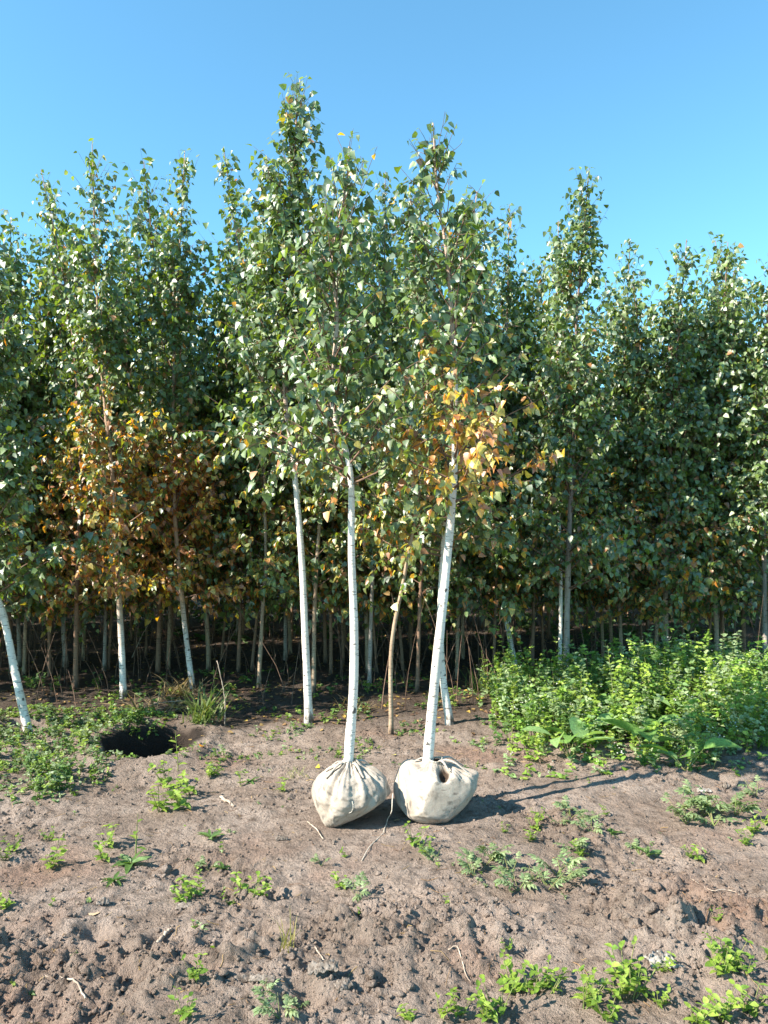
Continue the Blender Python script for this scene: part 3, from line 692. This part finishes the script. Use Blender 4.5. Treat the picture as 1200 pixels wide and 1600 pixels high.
# ------------------------------------------------------------------ weeds
W_LIME = np.array([(.24, .35, .05), (.19, .31, .045), (.28, .38, .07), (.15, .26, .04)])
W_GREY = np.array([(.25, .33, .16), (.21, .29, .13), (.30, .37, .19)])
W_DARK = np.array([(.09, .17, .04), (.11, .20, .05), (.14, .22, .08)])
def weed_leaf_set(tpl, cols, n, name='leaf'):
    out = []; r = np.random.default_rng(5)
    for c in cols:
        for k in range(n):
            V, T = tpl; V = V.copy(); V[:, 2] *= r.uniform(.3, 1.6); V[:, 0] *= r.uniform(.85, 1.2); a = Acc(); a.add(V, T=T, C=c * r.uniform(.85, 1.15)); out.append(a.mesh('leaf', M_WEED))
    return out
SET = {'A': weed_leaf_set(OVATE, W_LIME, 2), 'B': weed_leaf_set(LANCE, W_DARK, 2), 'C': weed_leaf_set(LOBED, W_GREY, 2), 'E': weed_leaf_set(OVATE, W_DARK * 1.9, 2)}
def weed_layout(kind, r):
    """returns stem polylines and leaves (P, D, N, S)"""
    stems = []; P = []; D = []; S = []
    if kind == 'A':
        for k in range(r.integers(3, 6)):
            a = r.uniform(0, 6.28); ln = r.uniform(.05, .12); out = np.array([math.cos(a), math.sin(a), 0])
            s = np.linspace(0, 1, 5)[:, None]; b0 = out * .012 * r.random()
            pts = b0 + out * ln * .6 * s * r.uniform(.3, 1.1) + np.array([0, 0, ln]) * s; stems.append(pts)
            for q in np.linspace(.3, 1, r.integers(2, 4)):
                p = np.array([np.interp(q * 4, range(5), pts[:, c]) for c in range(3)]); aa = r.uniform(0, 6.28)
                for sg in (0, math.pi):
                    d = np.array([math.cos(aa + sg), math.sin(aa + sg), r.uniform(.1, .8)]); P.append(p); D.append(d); S.append(r.uniform(.026, .046) * (1.15 - .4 * q))
    elif kind == 'B':
        for k in range(r.integers(9, 14)):
            a = k * 2.4 + r.uniform(-.3, .3); P.append(np.array([0, 0, .004])); D.append(np.array([math.cos(a), math.sin(a), r.uniform(.15, .8)])); S.append(r.uniform(.06, .12))
    elif kind == 'C':
        for k in range(r.integers(5, 8)):
            a = r.uniform(0, 6.28); ln = r.uniform(.03, .09); out = np.array([math.cos(a), math.sin(a), 0]); s = np.linspace(0, 1, 4)[:, None]
            pts = out * ln * .9 * s + np.array([0, 0, ln]) * s; stems.append(pts)
            for q in range(r.integers(2, 4)):
                aa = a + r.uniform(-1.6, 1.6); P.append(pts[-1] * r.uniform(.5, 1)); D.append(np.array([math.cos(aa), math.sin(aa), r.uniform(.1, .9)])); S.append(r.uniform(.045, .075))
    elif kind == 'E':
        for k in range(r.integers(5, 8)):
            a = k * 2.4 + r.uniform(-.3, .3); d = np.array([math.cos(a), math.sin(a), 1.3]); ln = r.uniform(.08, .22); s = np.linspace(0, 1, 4)[:, None]
            pts = d * .6 * ln * s; stems.append(pts); P.append(pts[-1]); D.append(np.array([math.cos(a), math.sin(a), r.uniform(.1, .6)])); S.append(r.uniform(.15, .24))
    return stems, P, D, S
def weed(kind, name, label, group, seed):
    r = np.random.default_rng(seed); st, P, D, S = weed_layout(kind, r); root = empty(name); tag(root, label, 'weed', group)
    a = Acc()
    for p in st: tube(a, p, np.linspace(.0022 if kind != 'E' else .006, .0012, len(p)), 4)
    if not st: tube(a, np.array([(0, 0, -.02), (0, 0, .006), (0, 0, .012)]), np.array([.006, .007, .003]), 6)
    link('stem', a.mesh('stem', M_STEM, True, False), root)
    D = np.array(D); N0 = np.array([[0, 0, 1.]]) + .25 * r.standard_normal((len(D), 3)); x_, y_, z_ = leaf_frames(D, N0)
    for k in range(len(P)):
        o = link('leaf', SET[kind][r.integers(len(SET[kind]))], root)
        o.matrix_local = Matrix(np.stack([x_[k] * S[k], y_[k] * S[k], z_[k] * S[k], P[k]], 1).tolist() + [[0, 0, 0, 1]])
    return root
WL = {'A': ('seedling_weed', 'small lime green oval leaved seedling weed on the bare soil', 'lime green seedling weeds on the soil'),
      'B': ('rosette_weed', 'dark green flat rosette weed with narrow leaves on the soil', 'dark rosette weeds on the soil'),
      'C': ('feathery_weed', 'grey green feathery weed with cut leaves on the soil', 'grey green feathery weeds on the soil'),
      'E': ('dock_plant', 'big leaved dock plant standing out of the weed patch', 'dock plants in the weed patch')}
PW = {k: [weed(k, *WL[k], 300 + 10 * ord(k) + v) for v in range(5)] for k in 'ABCE'}
UW = {k: [True] * 5 for k in 'ABCE'}; rw = np.random.default_rng(8)
def where(px, py):
    if px < 480: return 'on soil between the hole and pear shaped root ball' if py < 1300 else ('on the smoother soil in front of the hole' if py < 1460 else 'among the clods near the grey bark flakes')
    if px < 720: return 'on the soil in front of the root balls' if py < 1450 else 'beside the folded grey bark scrap'
    if py > 1420: return 'in the lush cluster around the crumpled husk'
    return 'on soil near the shadow of the wide root ball' if px < 1000 else 'on soil in front of the tall weed patch'
def put_weed(kind, px, py, s):
    v = int(rw.integers(5)); o = PW[kind][v] if UW[kind][v] else dup(PW[kind][v]); UW[kind][v] = False
    if kind != 'E': o['label'] = {'A': 'small lime green seedling weed', 'B': 'dark flat rosette weed', 'C': 'grey green feathery weed'}[kind] + ' ' + where(px, py)
    p = onground(px, py); o.location = p - np.array([0, 0, .004]); o.rotation_euler = (rw.uniform(-.1, .1), rw.uniform(-.1, .1), rw.uniform(0, 6.28)); o.scale = (s, s, s)
FW = [(80, 1358, 'A', 1.1), (20, 1330, 'A', .8), (75, 1312, 'A', .6), (268, 1250, 'A', 1.6), (250, 1268, 'A', 1.5), (285, 1262, 'A', 1.4), (262, 1230, 'A', 1.5), (300, 1240, 'A', 1.2), (170, 1325, 'A', 1.), (160, 1345, 'A', .9), (205, 1350, 'B', 1.2), (178, 1376, 'B', .9),
      (300, 1400, 'A', 1.), (285, 1408, 'A', .7), (315, 1395, 'A', .8), (395, 1398, 'A', 1.), (382, 1392, 'A', .9), (408, 1402, 'A', .8), (362, 1415, 'A', .6), (330, 1315, 'B', .8), (345, 1358, 'B', .7), (325, 1360, 'C', .6), (310, 1530, 'A', .8), (290, 1592, 'A', .8), (8, 1418, 'A', .8), (5, 1345, 'A', .8),
      (375, 1228, 'A', .9), (392, 1222, 'B', .8), (440, 1238, 'A', .8), (325, 1215, 'A', 1.), (340, 1212, 'A', .9), (435, 1592, 'C', .7), (410, 1552, 'C', .5), (470, 1580, 'C', .45), (535, 1388, 'A', .7), (560, 1402, 'C', .7), (500, 1352, 'C', .5), (540, 1340, 'A', .5), (648, 1322, 'A', 1.), (662, 1335, 'A', .9), (676, 1345, 'C', .6),
      (755, 1352, 'C', 1.), (740, 1368, 'C', .8), (770, 1345, 'C', .9), (800, 1368, 'C', .9), (812, 1392, 'C', .9), (868, 1366, 'C', 1.1), (880, 1380, 'C', .9), (856, 1388, 'C', 1.), (835, 1378, 'C', .8), (790, 1302, 'A', .5), (834, 1300, 'A', .9), (842, 1282, 'A', .7), (825, 1315, 'A', .8), (905, 1328, 'A', .8), (893, 1322, 'C', .9), (890, 1278, 'C', 1.), (912, 1285, 'C', .9), (870, 1290, 'C', .8), (945, 1275, 'A', .7), (922, 1304, 'C', .8), (955, 1302, 'B', .8),
      (1098, 1275, 'C', 1.4), (1130, 1268, 'C', 1.4), (1075, 1288, 'C', 1.1), (1115, 1290, 'C', 1.2), (1150, 1275, 'C', 1.2), (1060, 1270, 'C', 1.), (1090, 1258, 'C', 1.2), (1175, 1300, 'A', 1.), (1180, 1245, 'C', 1.1), (1195, 1290, 'A', .9), (1165, 1320, 'A', .8), (1092, 1345, 'A', .7), (1078, 1338, 'A', .6), (1012, 1338, 'B', .8), (1000, 1332, 'C', .7),
      (1140, 1500, 'A', 1.1), (1128, 1525, 'A', 1.1), (1150, 1488, 'A', .9), (1192, 1498, 'A', 1.), (1036, 1520, 'A', .6), (975, 1535, 'A', 1.2), (988, 1560, 'A', 1.2), (965, 1560, 'A', 1.), (1000, 1545, 'A', .9), (850, 1545, 'A', 1.1), (862, 1552, 'A', .9), (800, 1550, 'A', 1.1), (832, 1550, 'A', .8), (912, 1575, 'A', 1.1), (925, 1560, 'A', .8), (780, 1588, 'A', 1.1), (945, 1594, 'A', 1.), (1088, 1588, 'A', 1.), (1125, 1592, 'A', 1.1), (1170, 1588, 'A', 1.), (1030, 1572, 'A', .7), (692, 1592, 'A', .8), (722, 1588, 'A', .7), (640, 1592, 'A', .6), (1122, 1442, 'A', .5), (790, 1482, 'A', .4), (700, 1412, 'A', .35), (1165, 1535, 'A', .6), (760, 1595, 'A', .8)]
for a in FW: put_weed(a[2], a[0] + rw.uniform(-3, 3), a[1], a[3] * (1.25 if a[2] == 'C' else 1.05))
for a in [(1000, 1160, 1.1), (890, 1185, .9), (1015, 1180, .95), (1072, 1205, .8), (985, 1130, 1.2), (1010, 1120, 1.15), (905, 1175, .7)]: put_weed('E', a[0], a[1], a[2] * 1.4)

def patch(name, label, region, n, hfun, leaf, cols, seed, flowers=0, step=.03, density=None):
    """uncountable weed growth: branching leafy stems in one mesh"""
    r = np.random.default_rng(seed); a = Acc(); fl = Acc(); x0, x1, y0, y1 = region; Ps = []; Ds = []; Ss = []; Cs = []
    xx = r.uniform(x0, x1, n); yy = r.uniform(y0, y1, n); hh = hfun(xx, yy) * r.uniform(.55, 1.15, n)
    zz = height(xx, yy)
    for k in range(n):
        if hh[k] < .02: continue
        h = hh[k]; b0 = np.array([xx[k], yy[k], zz[k] - .005]); lean = r.uniform(-.35, .35, 2); c = cols[r.integers(len(cols))] * r.uniform(.8, 1.2)
        for br_ in range(1 + int(h > .12) + int(h > .25)):
            s = np.linspace(0, 1, 5)[:, None]; l2 = lean + r.uniform(-.35, .35, 2); hb = h * r.uniform(.65, 1)
            pts = b0 + np.array([l2[0], l2[1], 0]) * hb * s ** 1.3 + np.array([0, 0, hb]) * s
            tube(a, pts, np.linspace(.003, .0012, 5), 3, C=np.array([.13, .17, .05]))
            m = max(3, int(hb / step)); q = r.uniform(.12, 1, m) * 4
            P = np.stack([np.interp(q, np.arange(5), pts[:, i_]) for i_ in range(3)], 1); an = r.uniform(0, 6.28, m)
            P = np.repeat(P, 2, 0); an = np.stack([an, an + np.pi], 1).ravel(); m2 = 2 * m
            Ps.append(P); Ds.append(np.stack([np.cos(an), np.sin(an), r.uniform(-.2, .9, m2)], 1)); Ss.append(leaf * r.uniform(.5, 1.25, m2)); Cs.append(np.tile(c, (m2, 1)) * r.uniform(.8, 1.2, (m2, 1)))
            if flowers and r.random() < flowers:
                for _ in range(r.integers(2, 6)):
                    ctr = pts[-1] + r.uniform(-.025, .025, 3) + np.array([0, 0, .015]); th = np.arange(6) / 6 * 6.283; nn = nrm(np.array([r.uniform(-.5, .5), r.uniform(-.5, .2), 1.]))
                    u_ = nrm(np.cross(nn, [0, 1, .1])); v_ = np.cross(nn, u_)
                    V = np.concatenate([[ctr + nn * .002], ctr + .006 * (np.cos(th)[:, None] * u_ + np.sin(th)[:, None] * v_)]); fl.add(V, T=[(0, 1 + i_, 1 + (i_ + 1) % 6) for i_ in range(6)], C=(.72, .72, .66))
    P = np.concatenate(Ps); N0 = np.array([[0, -.25, .7]]) + .5 * np.array(sdir) + .45 * r.standard_normal((len(P), 3))
    add_leaves(a, OVATE_LOW, P, np.concatenate(Ds), N0, np.concatenate(Ss), np.concatenate(Cs), r)
    if fl.n: a.add(np.concatenate(fl.V), T=np.concatenate(fl.T), C=np.concatenate(fl.C))
    return tag(link(name, a.mesh(name, M_WEED)), label, 'weeds', kind='stuff')
def h_right(x, y):
    edge = .78 + .16 * noise(x, y, .5, 71) + .06 * (y - 5.7)
    front = 5.62 + .30 * noise(x, y, .45, 72) + .09 * np.clip(x - 2.2, 0, 2)
    k = sst(0, .5, x - edge) * sst(0, .9, y - front) * (1 - sst(8.6, 9.4, y))
    return k * (.30 + .18 * sst(6.2, 7.6, y) + .30 * noise(x, y, .55, 73) + .14 * sst(1.6, 2.6, x)) + .04 * (k > .02)
patch('weed_patch', 'dense sunlit green weeds with tiny white flowers in front of the birches', (.75, 5.0, 5.6, 9.2), 1200, h_right, .044, np.concatenate([W_LIME * 1.08, W_LIME * .95, W_GREY * 1.1, W_DARK * 1.2]), 81, .14)
def h_left(x, y):
    k = sst(-1.85, -2.25, x + .2 * noise(x, y, .4, 74)) * sst(5.05, 5.5, y + .25 * noise(x, y, .5, 75)) * (1 - sst(7.4, 8.2, y))
    q = np.hypot(x - PIT[0], y - PIT[1]); k = k * sst(.36, .5, q)
    return k * (.07 + .09 * sst(-.2, .5, noise(x, y, .35, 76)))
patch('weed_patch', 'low green chickweed carpet around the foot of the leaning white birch', (-4.2, -1.7, 5.0, 8.2), 2100, h_left, .033, np.concatenate([W_LIME * .8, W_DARK, W_GREY * .7]), 82, 0, .016)
def h_mid(x, y):
    k = sst(-.05, .35, fbm(x, y, .8, 2, 77)) * sst(7.0, 7.6, y + .2 * noise(x, y, .4, 78)) * (1 - sst(9.5, 11, y)); q = np.hypot(x - PIT[0], y - PIT[1])
    return k * sst(.4, .6, q) * (.10 + .12 * sst(0, .5, noise(x, y, .5, 79)))
def h_far(x, y):
    return (.30 + .5 * sst(12, 22, y) + .9 * sst(24.5, 27, y)) * sst(-.45, .15, noise(x, y, 1.5, 97))
patch('undergrowth', 'dark shaded undergrowth far back under the birch rows', (-17, 14, 12.5, 29), 900, h_far, .11, W_DARK * .6, 85, 0, .07)
patch('weed_patch', 'sparse shaded weeds growing between the birch trunks', (-5.0, 1.6, 6.9, 11), 1100, h_mid, .040, np.concatenate([W_DARK, W_LIME * .7]), 83, 0, .03)
def h_strip(x, y):
    k = sst(.0, .4, fbm(x, y, .55, 2, 87)) * sst(5.7, 6.1, y) * (1 - sst(7.1, 7.5, y)); q = np.hypot(x - PIT[0], y - PIT[1])
    return k * sst(.42, .6, q) * (.05 + .06 * sst(0, .5, noise(x, y, .3, 89)))
patch('weed_patch', 'low scattered green weeds on the sunlit strip behind the root balls', (-2.0, .9, 5.6, 7.5), 1000, h_strip, .026, np.concatenate([W_LIME * .8, W_GREY * .8, W_DARK]), 84, 0, .018)

rd = np.random.default_rng(66); acc = Acc()          # bare dead stems and suckers standing between the trunks
for k in range(420):
    x = rd.uniform(-6.5, 6.5); y = rd.uniform(8.0, 15); h = rd.uniform(.3, 1.3); l2 = rd.normal(0, .28, 2); s5 = np.linspace(0, 1, 5)[:, None]
    tube(acc, np.array([x, y, hz(x, y) - .02]) + np.array([l2[0], l2[1], 0]) * h * s5 ** 1.4 + np.array([0, 0, h]) * s5, np.linspace(rd.uniform(.003, .007), .0015, 5), 4)
tag(link('dead_stems', acc.mesh('dead_stems', M_TWIG, True, False)), 'thin bare dead stems standing between the shaded birch trunks', 'dead stems', kind='stuff')

# tall single stalks that stand out of the weed patch
def stalk(px, py, h, seed, label):
    r = np.random.default_rng(seed); p0 = onground(px, py); root = empty('tall_weed', p0); tag(root, label, 'weed', 'tall weed stalks at the birches')
    s = np.linspace(0, 1, 8)[:, None]; l2 = r.uniform(-.12, .12, 2); pts = np.array([l2[0], l2[1], 0]) * h * s ** 1.5 + np.array([0, 0, h]) * s; pts[0, 2] = -.02
    a = Acc(); tube(a, pts, np.linspace(.005, .0015, 8), 5); link('stem', a.mesh('stem', M_STEM, True, False), root)
    m = int(h / .045)
    for k in range(m):
        q = .15 + .83 * k / m; p = np.array([np.interp(q * 7, range(8), pts[:, c]) for c in range(3)]); an = k * 2.4
        d = np.array([[math.cos(an), math.sin(an), r.uniform(.1, .9)]]); x_, y_, z_ = leaf_frames(d, np.array([[0, 0, 1.]]) + .2 * r.standard_normal((1, 3))); S = r.uniform(.05, .085) * (1.15 - .6 * q)
        o = link('leaf', SET['A'][r.integers(8)], root); o.matrix_local = Matrix(np.stack([x_[0] * S, y_[0] * S, z_[0] * S, p], 1).tolist() + [[0, 0, 0, 1]])
for k, (px, py, h) in enumerate([(962, 1150, .80), (905, 1150, .62), (870, 1135, .60), (1020, 1130, .62), (1065, 1120, .70), (1100, 1130, .60), (930, 1120, .58), (835, 1150, .55), (775, 1130, .50), (1150, 1120, .66), (1005, 1110, .75), (1180, 1130, .6), (800, 1160, .45), (760, 1090, .55)]):
    stalk(px, py, h, 400 + k, 'tall leafy weed stalk rising above the green weed patch')
stalk(278, 1205, .30, 431, 'upright lone leafy weed at the rim of the dug out hole')
stalk(212, 1335, .22, 432, 'thin upright weed stalk on the soil in front of the hole')
stalk(335, 1120, .50, 433, 'tall shaded weed stalk between the curved birch and thin tan birch')

# ------------------------------------------------------------------ litter, dry grass, sticks, husks
rl = np.random.default_rng(21); acc = Acc(); n = 9000
x = rl.uniform(-7, 7, n); y = 6.9 + 9 * rl.random(n) ** 1.3; keep = rl.random(n) < sst(6.7, 8.2, y + .5 * noise(x, y, .7, 91)); x, y = x[keep], y[keep]; n = len(x)
an = rl.uniform(0, 6.28, n); LC = np.array([(.16, .09, .05), (.22, .13, .06), (.30, .20, .08), (.10, .06, .04), (.38, .26, .06), (.12, .10, .05)])
add_leaves(acc, BIRCH, np.stack([x, y, height(x, y) + .008], 1), np.stack([np.cos(an), np.sin(an), rl.uniform(-.1, .25, n)], 1), np.array([[0, 0, 1.]]) + .25 * rl.standard_normal((n, 3)), rl.uniform(.035, .06, n), LC[rl.integers(0, 6, n)], rl)
tag(link('leaf_litter', acc.mesh('leaf_litter', M_DRY)), 'brown fallen leaf litter under the birch rows', 'leaf litter', kind='stuff')
def grass(px, py, n, ln, cols, seed, label, spread=.06, flat=.5):
    r = np.random.default_rng(seed); p = onground(px, py); a = Acc(); an = r.uniform(0, 6.28, n)
    root = np.stack([r.normal(0, spread, n), r.normal(0, spread, n), np.zeros(n)], 1)
    add_leaves(a, GRASS, root, np.stack([np.cos(an) * flat * r.uniform(.3, 1.6, n), np.sin(an) * flat * r.uniform(.3, 1.6, n), np.ones(n)], 1), np.stack([-np.cos(an) * .3, -np.sin(an) * .3, np.full(n, .8)], 1), ln * r.uniform(.5, 1.2, n), np.array(cols)[r.integers(0, len(cols), n)], r)
    return tag(link('grass_tuft', a.mesh('grass_tuft', M_WEED), None, p - np.array([0, 0, .005])), label, 'grass')
DG = [(.30, .23, .12), (.24, .18, .10), (.36, .28, .16)]; GG = [(.10, .17, .04), (.14, .20, .06), (.20, .22, .08)]
grass(320, 1125, 90, .40, GG, 1, 'green grass tuft drooping over the rim of the hole', .08, .8)
grass(280, 1085, 70, .35, DG, 2, 'dry straw tuft at the foot of the curved birch', .12, 1.2)
grass(250, 1110, 60, .40, DG, 3, 'dry straw lying behind the dug out hole', .15, 1.8)
grass(560, 1110, 50, .25, DG, 4, 'dry straw tuft behind the bent root ball trunk', .12, 1.4)
grass(760, 1080, 60, .40, GG, 5, 'grass tuft at the dark edge of the weed patch', .12, .6)
grass(1080, 1130, 70, .50, GG, 6, 'tall grass tuft inside the weed patch', .15, .4)
grass(453, 1490, 12, .16, [(.35, .30, .10), (.28, .26, .08)], 7, 'thin yellowing grass sprig in the cloddy foreground soil', .02, .5)
grass(465, 1215, 30, .12, [(.40, .36, .18), (.22, .25, .08)], 8, 'short pale grass tuft beside the pear shaped root ball', .04, 1.)

def rod(name, label, cat, pts, r0, r1, m, n=7):
    a = Acc(); p = smooth_path(pts, 18); base = p[0].copy(); base[2] = p[:, 2].min()
    rs = np.random.default_rng(abs(hash(label)) % 1000 if False else len(label)); p = p + rs.normal(0, r0 * .35, p.shape)
    tube(a, p - base, np.linspace(r0, r1, 18), n, cap=True); return tag(link(name, a.mesh(name, m, True, False), None, base), label, cat)
def gp(px, py, up=.006): p = onground(px, py); p[2] += up; return p
rod('twig', 'pale curved dead twig lying on the soil', 'twig', [gp(70, 1528), gp(95, 1532, .012), gp(118, 1542, .01), gp(134, 1565)], .005, .003, M_STICK)
rod('twig', 'thin bleached twig among the clods near the crumpled husk', 'twig', [gp(492, 1488), gp(508, 1508, .012), gp(525, 1528)], .003, .002, M_STICK)
rod('twig', 'short thick stub of wood on the cloddy mound', 'twig', [gp(242, 1482), gp(255, 1476, .012), gp(268, 1472)], .010, .008, M_STICK)
rod('twig', 'two ended brown stick in the weeds before the hole', 'twig', [gp(345, 1246), gp(355, 1254, .012), gp(366, 1260)], .012, .009, M_STICK)
rod('twig', 'leaning bare stick beside the grass at the hole', 'twig', [gp(352, 1135), gp(350, 1135) + np.array([0, 0, .30]), gp(345, 1135) + np.array([-.04, 0, .60])], .006, .004, M_STICK)
rod('twig', 'slanting dead stick behind the hole in the shade', 'twig', [gp(205, 1030), gp(222, 1030) + np.array([0, 0, .35]), gp(243, 1030) + np.array([.05, 0, .8])], .008, .005, M_STICK)
rod('twig', 'stick lying across the back rim of the hole', 'twig', [gp(225, 1110, .02), gp(250, 1102, .03), gp(285, 1098, .02)], .009, .006, M_STICK)
rod('twig', 'long thin root strand lying on clods near the weeds', 'twig', [gp(1080, 1375), gp(1110, 1388, .015), gp(1140, 1396, .01), gp(1170, 1410)], .003, .002, M_STICK)
rod('twig', 'fine pale root strand curling over the bare soil', 'twig', [gp(700, 1478), gp(715, 1490, .02), gp(730, 1505, .01), gp(745, 1515)], .003, .0015, M_STICK)
rod('twig', 'small dark stick next to the pear shaped root ball', 'twig', [gp(480, 1285), gp(492, 1296, .012), gp(505, 1312)], .004, .003, M_STICK)
rod('twine_strand', 'loose pale twine hanging between the root balls to the ground', 'twine', [np.array([.055, 4.72, .19]), np.array([.042, 4.66, .10]), gp(606, 1285, .02), gp(598, 1304, .006), gp(580, 1322, .006), gp(565, 1345, .006)], .0035, .002, M_TWINE, 6)
rod('twine_strand', 'short bright thread dangling on the front of the pear shaped ball', 'twine', [np.array([-.185, 4.572, .19]), np.array([-.180, 4.560, .165]), np.array([-.187, 4.562, .14]), np.array([-.205, 4.566, .125])], .0022, .0016, M_TWINE, 5)
M_PALE = simple_material('pale_husk', (.38, .35, .31), (.20, .17, .145), 45, .9, .6, .01)
def husk(px, py, w_, d_, h_, seed, label, rz=0):
    r = np.random.default_rng(seed); n_ = 16; u = np.linspace(-1, 1, n_); U, V = np.meshgrid(u, u)
    e = 1 - .25 * np.abs(noise(U + seed, V, .5, seed)); X_ = U * w_ * e; Y_ = V * d_ * e
    Z_ = h_ * (.55 * (1 - V ** 2) * (1 - .5 * U ** 2) + .5 * np.abs(noise(U, V + seed, .45, seed + 1)) + .35 * noise(U, V, .2, seed + 2))
    c, s_ = math.cos(rz), math.sin(rz); P = np.stack([X_ * c - Y_ * s_, X_ * s_ + Y_ * c, Z_], -1).reshape(-1, 3); Bt = P - np.array([0, 0, .004])
    i = np.arange(n_ - 1)[:, None] * n_; j = np.arange(n_ - 1)[None]; q = np.stack([i + j, i + j + 1, i + n_ + j + 1, i + n_ + j], -1).reshape(-1, 4)
    rim = list(range(n_)) + [k * n_ + n_ - 1 for k in range(1, n_)] + [n_ * n_ - 1 - k for k in range(1, n_)] + [k * n_ for k in range(n_ - 2, 0, -1)]
    sd = [(rim[(k + 1) % len(rim)], rim[k], rim[k] + n_ * n_, rim[(k + 1) % len(rim)] + n_ * n_) for k in range(len(rim))]
    a = Acc(); a.add(np.concatenate([P, Bt]), Q=np.concatenate([q, q[:, ::-1] + n_ * n_, np.array(sd)]))
    return tag(link('dry_husk', a.mesh('dry_husk', M_PALE if seed in (1, 2, 10) else M_HUSK, True, False), None, onground(px, py) + np.array([0, 0, .004])), label, 'plant debris')
husk(1030, 1492, .055, .035, .055, 1, 'crumpled whitish dry husk on the soil by the lime seedlings', .2)
husk(1045, 1512, .06, .012, .02, 2, 'flat dry strip in front of the crumpled whitish husk', -.2)
husk(505, 1528, .06, .035, .035, 3, 'grey folded dry bark scrap among the foreground clods', .1)
husk(535, 1540, .035, .03, .03, 4, 'small grey bark chip beside the folded scrap', .5)
husk(375, 1532, .06, .018, .025, 5, 'long grey bark flake on the soil near the feathery seedlings', .3)
husk(410, 1535, .05, .015, .02, 6, 'narrow grey splinter beside the long bark flake', -.1)
husk(290, 1418, .045, .025, .022, 7, 'dark curled dead leaf below the low seedling clump', .1)
husk(160, 1415, .03, .02, .03, 8, 'small dark curled leaf scrap on the smooth soil', .4)
husk(440, 1312, .035, .015, .02, 9, 'pale root scrap on soil before the pear shaped ball', .2)
husk(1100, 1238, .05, .025, .025, 10, 'flat pale dead leaf over the feathery weeds', -.2)
husk(1135, 1232, .03, .02, .045, 11, 'dark shrivelled scrap beside the flat pale dead leaf', .2)
# specks that nobody could count: straw bits, rootlets and tiny sprouts on the open soil
acc = Acc(); n = 750; x = rl.uniform(-3, 3, n); y = 2.5 + 4.3 * rl.random(n) ** 1.3; an = rl.uniform(0, 6.28, n); ln = .02 + .07 * rl.random(n) ** 2.5
for k in range(n):
    if min(np.hypot(x[k] - BALL_L[0], y[k] - BALL_L[1]), np.hypot(x[k] - BALL_R[0], y[k] - BALL_R[1])) < .35: continue
    q = np.linspace(-.5, .5, 4); bx = x[k] + np.cos(an[k]) * ln[k] * q + rl.normal(0, .003, 4); by = y[k] + np.sin(an[k]) * ln[k] * q + rl.normal(0, .003, 4)
    r_ = rl.uniform(.0008, .0018); c = LC[rl.integers(0, 3)] * rl.uniform(.9, 2.0)
    tube(acc, np.stack([bx, by, height(bx, by) + .003 + .004 * rl.random(4)], 1), np.full(4, r_), 3, C=c)
tag(link('straw_bits', acc.mesh('straw_bits', M_DRY)), 'fine straw and root bits strewn over the open soil', 'straw', kind='stuff')
def h_sprout(x, y):
    k = sst(.05, .45, fbm(x, y, .6, 2, 131)); b = np.minimum(np.hypot(x - BALL_L[0], y - BALL_L[1]), np.hypot(x - BALL_R[0], y - BALL_R[1]))
    return k * (b > .4) * (.018 + .035 * sst(.0, .5, noise(x, y, .25, 133))) * 1.2
patch('tiny_sprouts', 'scattered tiny weed sprouts dotting the open soil', (-2.8, 2.8, 2.6, 6.0), 900, h_sprout, .017, np.concatenate([W_LIME, W_GREY, W_DARK]), 135, 0, .014)
def fallen(px, py, s, c, label, seed):
    r = np.random.default_rng(seed); a = Acc(); V, T = BIRCH_FINE; V = V.copy(); V[:, 2] = V[:, 2] * -1.2 + .1 * np.abs(V[:, 0]); V[:, 1] -= .5
    W2 = V.copy(); W2[:, 2] -= .02; a.add(V * s, T=T, C=c); a.add(W2 * s, T=T[:, ::-1], C=c)
    o = link('fallen_leaf', a.mesh('fallen_leaf', M_DRY), None, onground(px, py) + np.array([0, 0, .012])); o.rotation_euler = (r.uniform(-.5, .2), r.uniform(-.3, .3), r.uniform(0, 6.28)); tag(o, label, 'leaf')
fallen(315, 1165, .07, (.60, .24, .02), 'bright orange fallen leaf on the spoil beside the hole', 1)
fallen(147, 1448, .05, (.62, .45, .28), 'pale peach fallen leaf on the smooth foreground soil', 2)
fallen(460, 1175, .06, (.55, .33, .16), 'pale tan fallen leaf behind the pear shaped root ball', 3)
fallen(497, 1200, .045, (.55, .45, .06), 'yellow fallen leaf touching the pear shaped root ball', 4)
fallen(620, 1285, .05, (.42, .36, .20), 'dull yellow fallen leaf in the shade between the root balls', 5)
fallen(150, 1170, .05, (.50, .22, .08), 'reddish fallen leaf on the chickweed carpet', 6)
fallen(195, 1152, .06, (.42, .36, .20), 'pale yellow leaf caught on the edge of the dark hole', 7)
fallen(615, 1182, .04, (.55, .48, .06), 'small yellow leaf on the ground behind the root balls', 8)
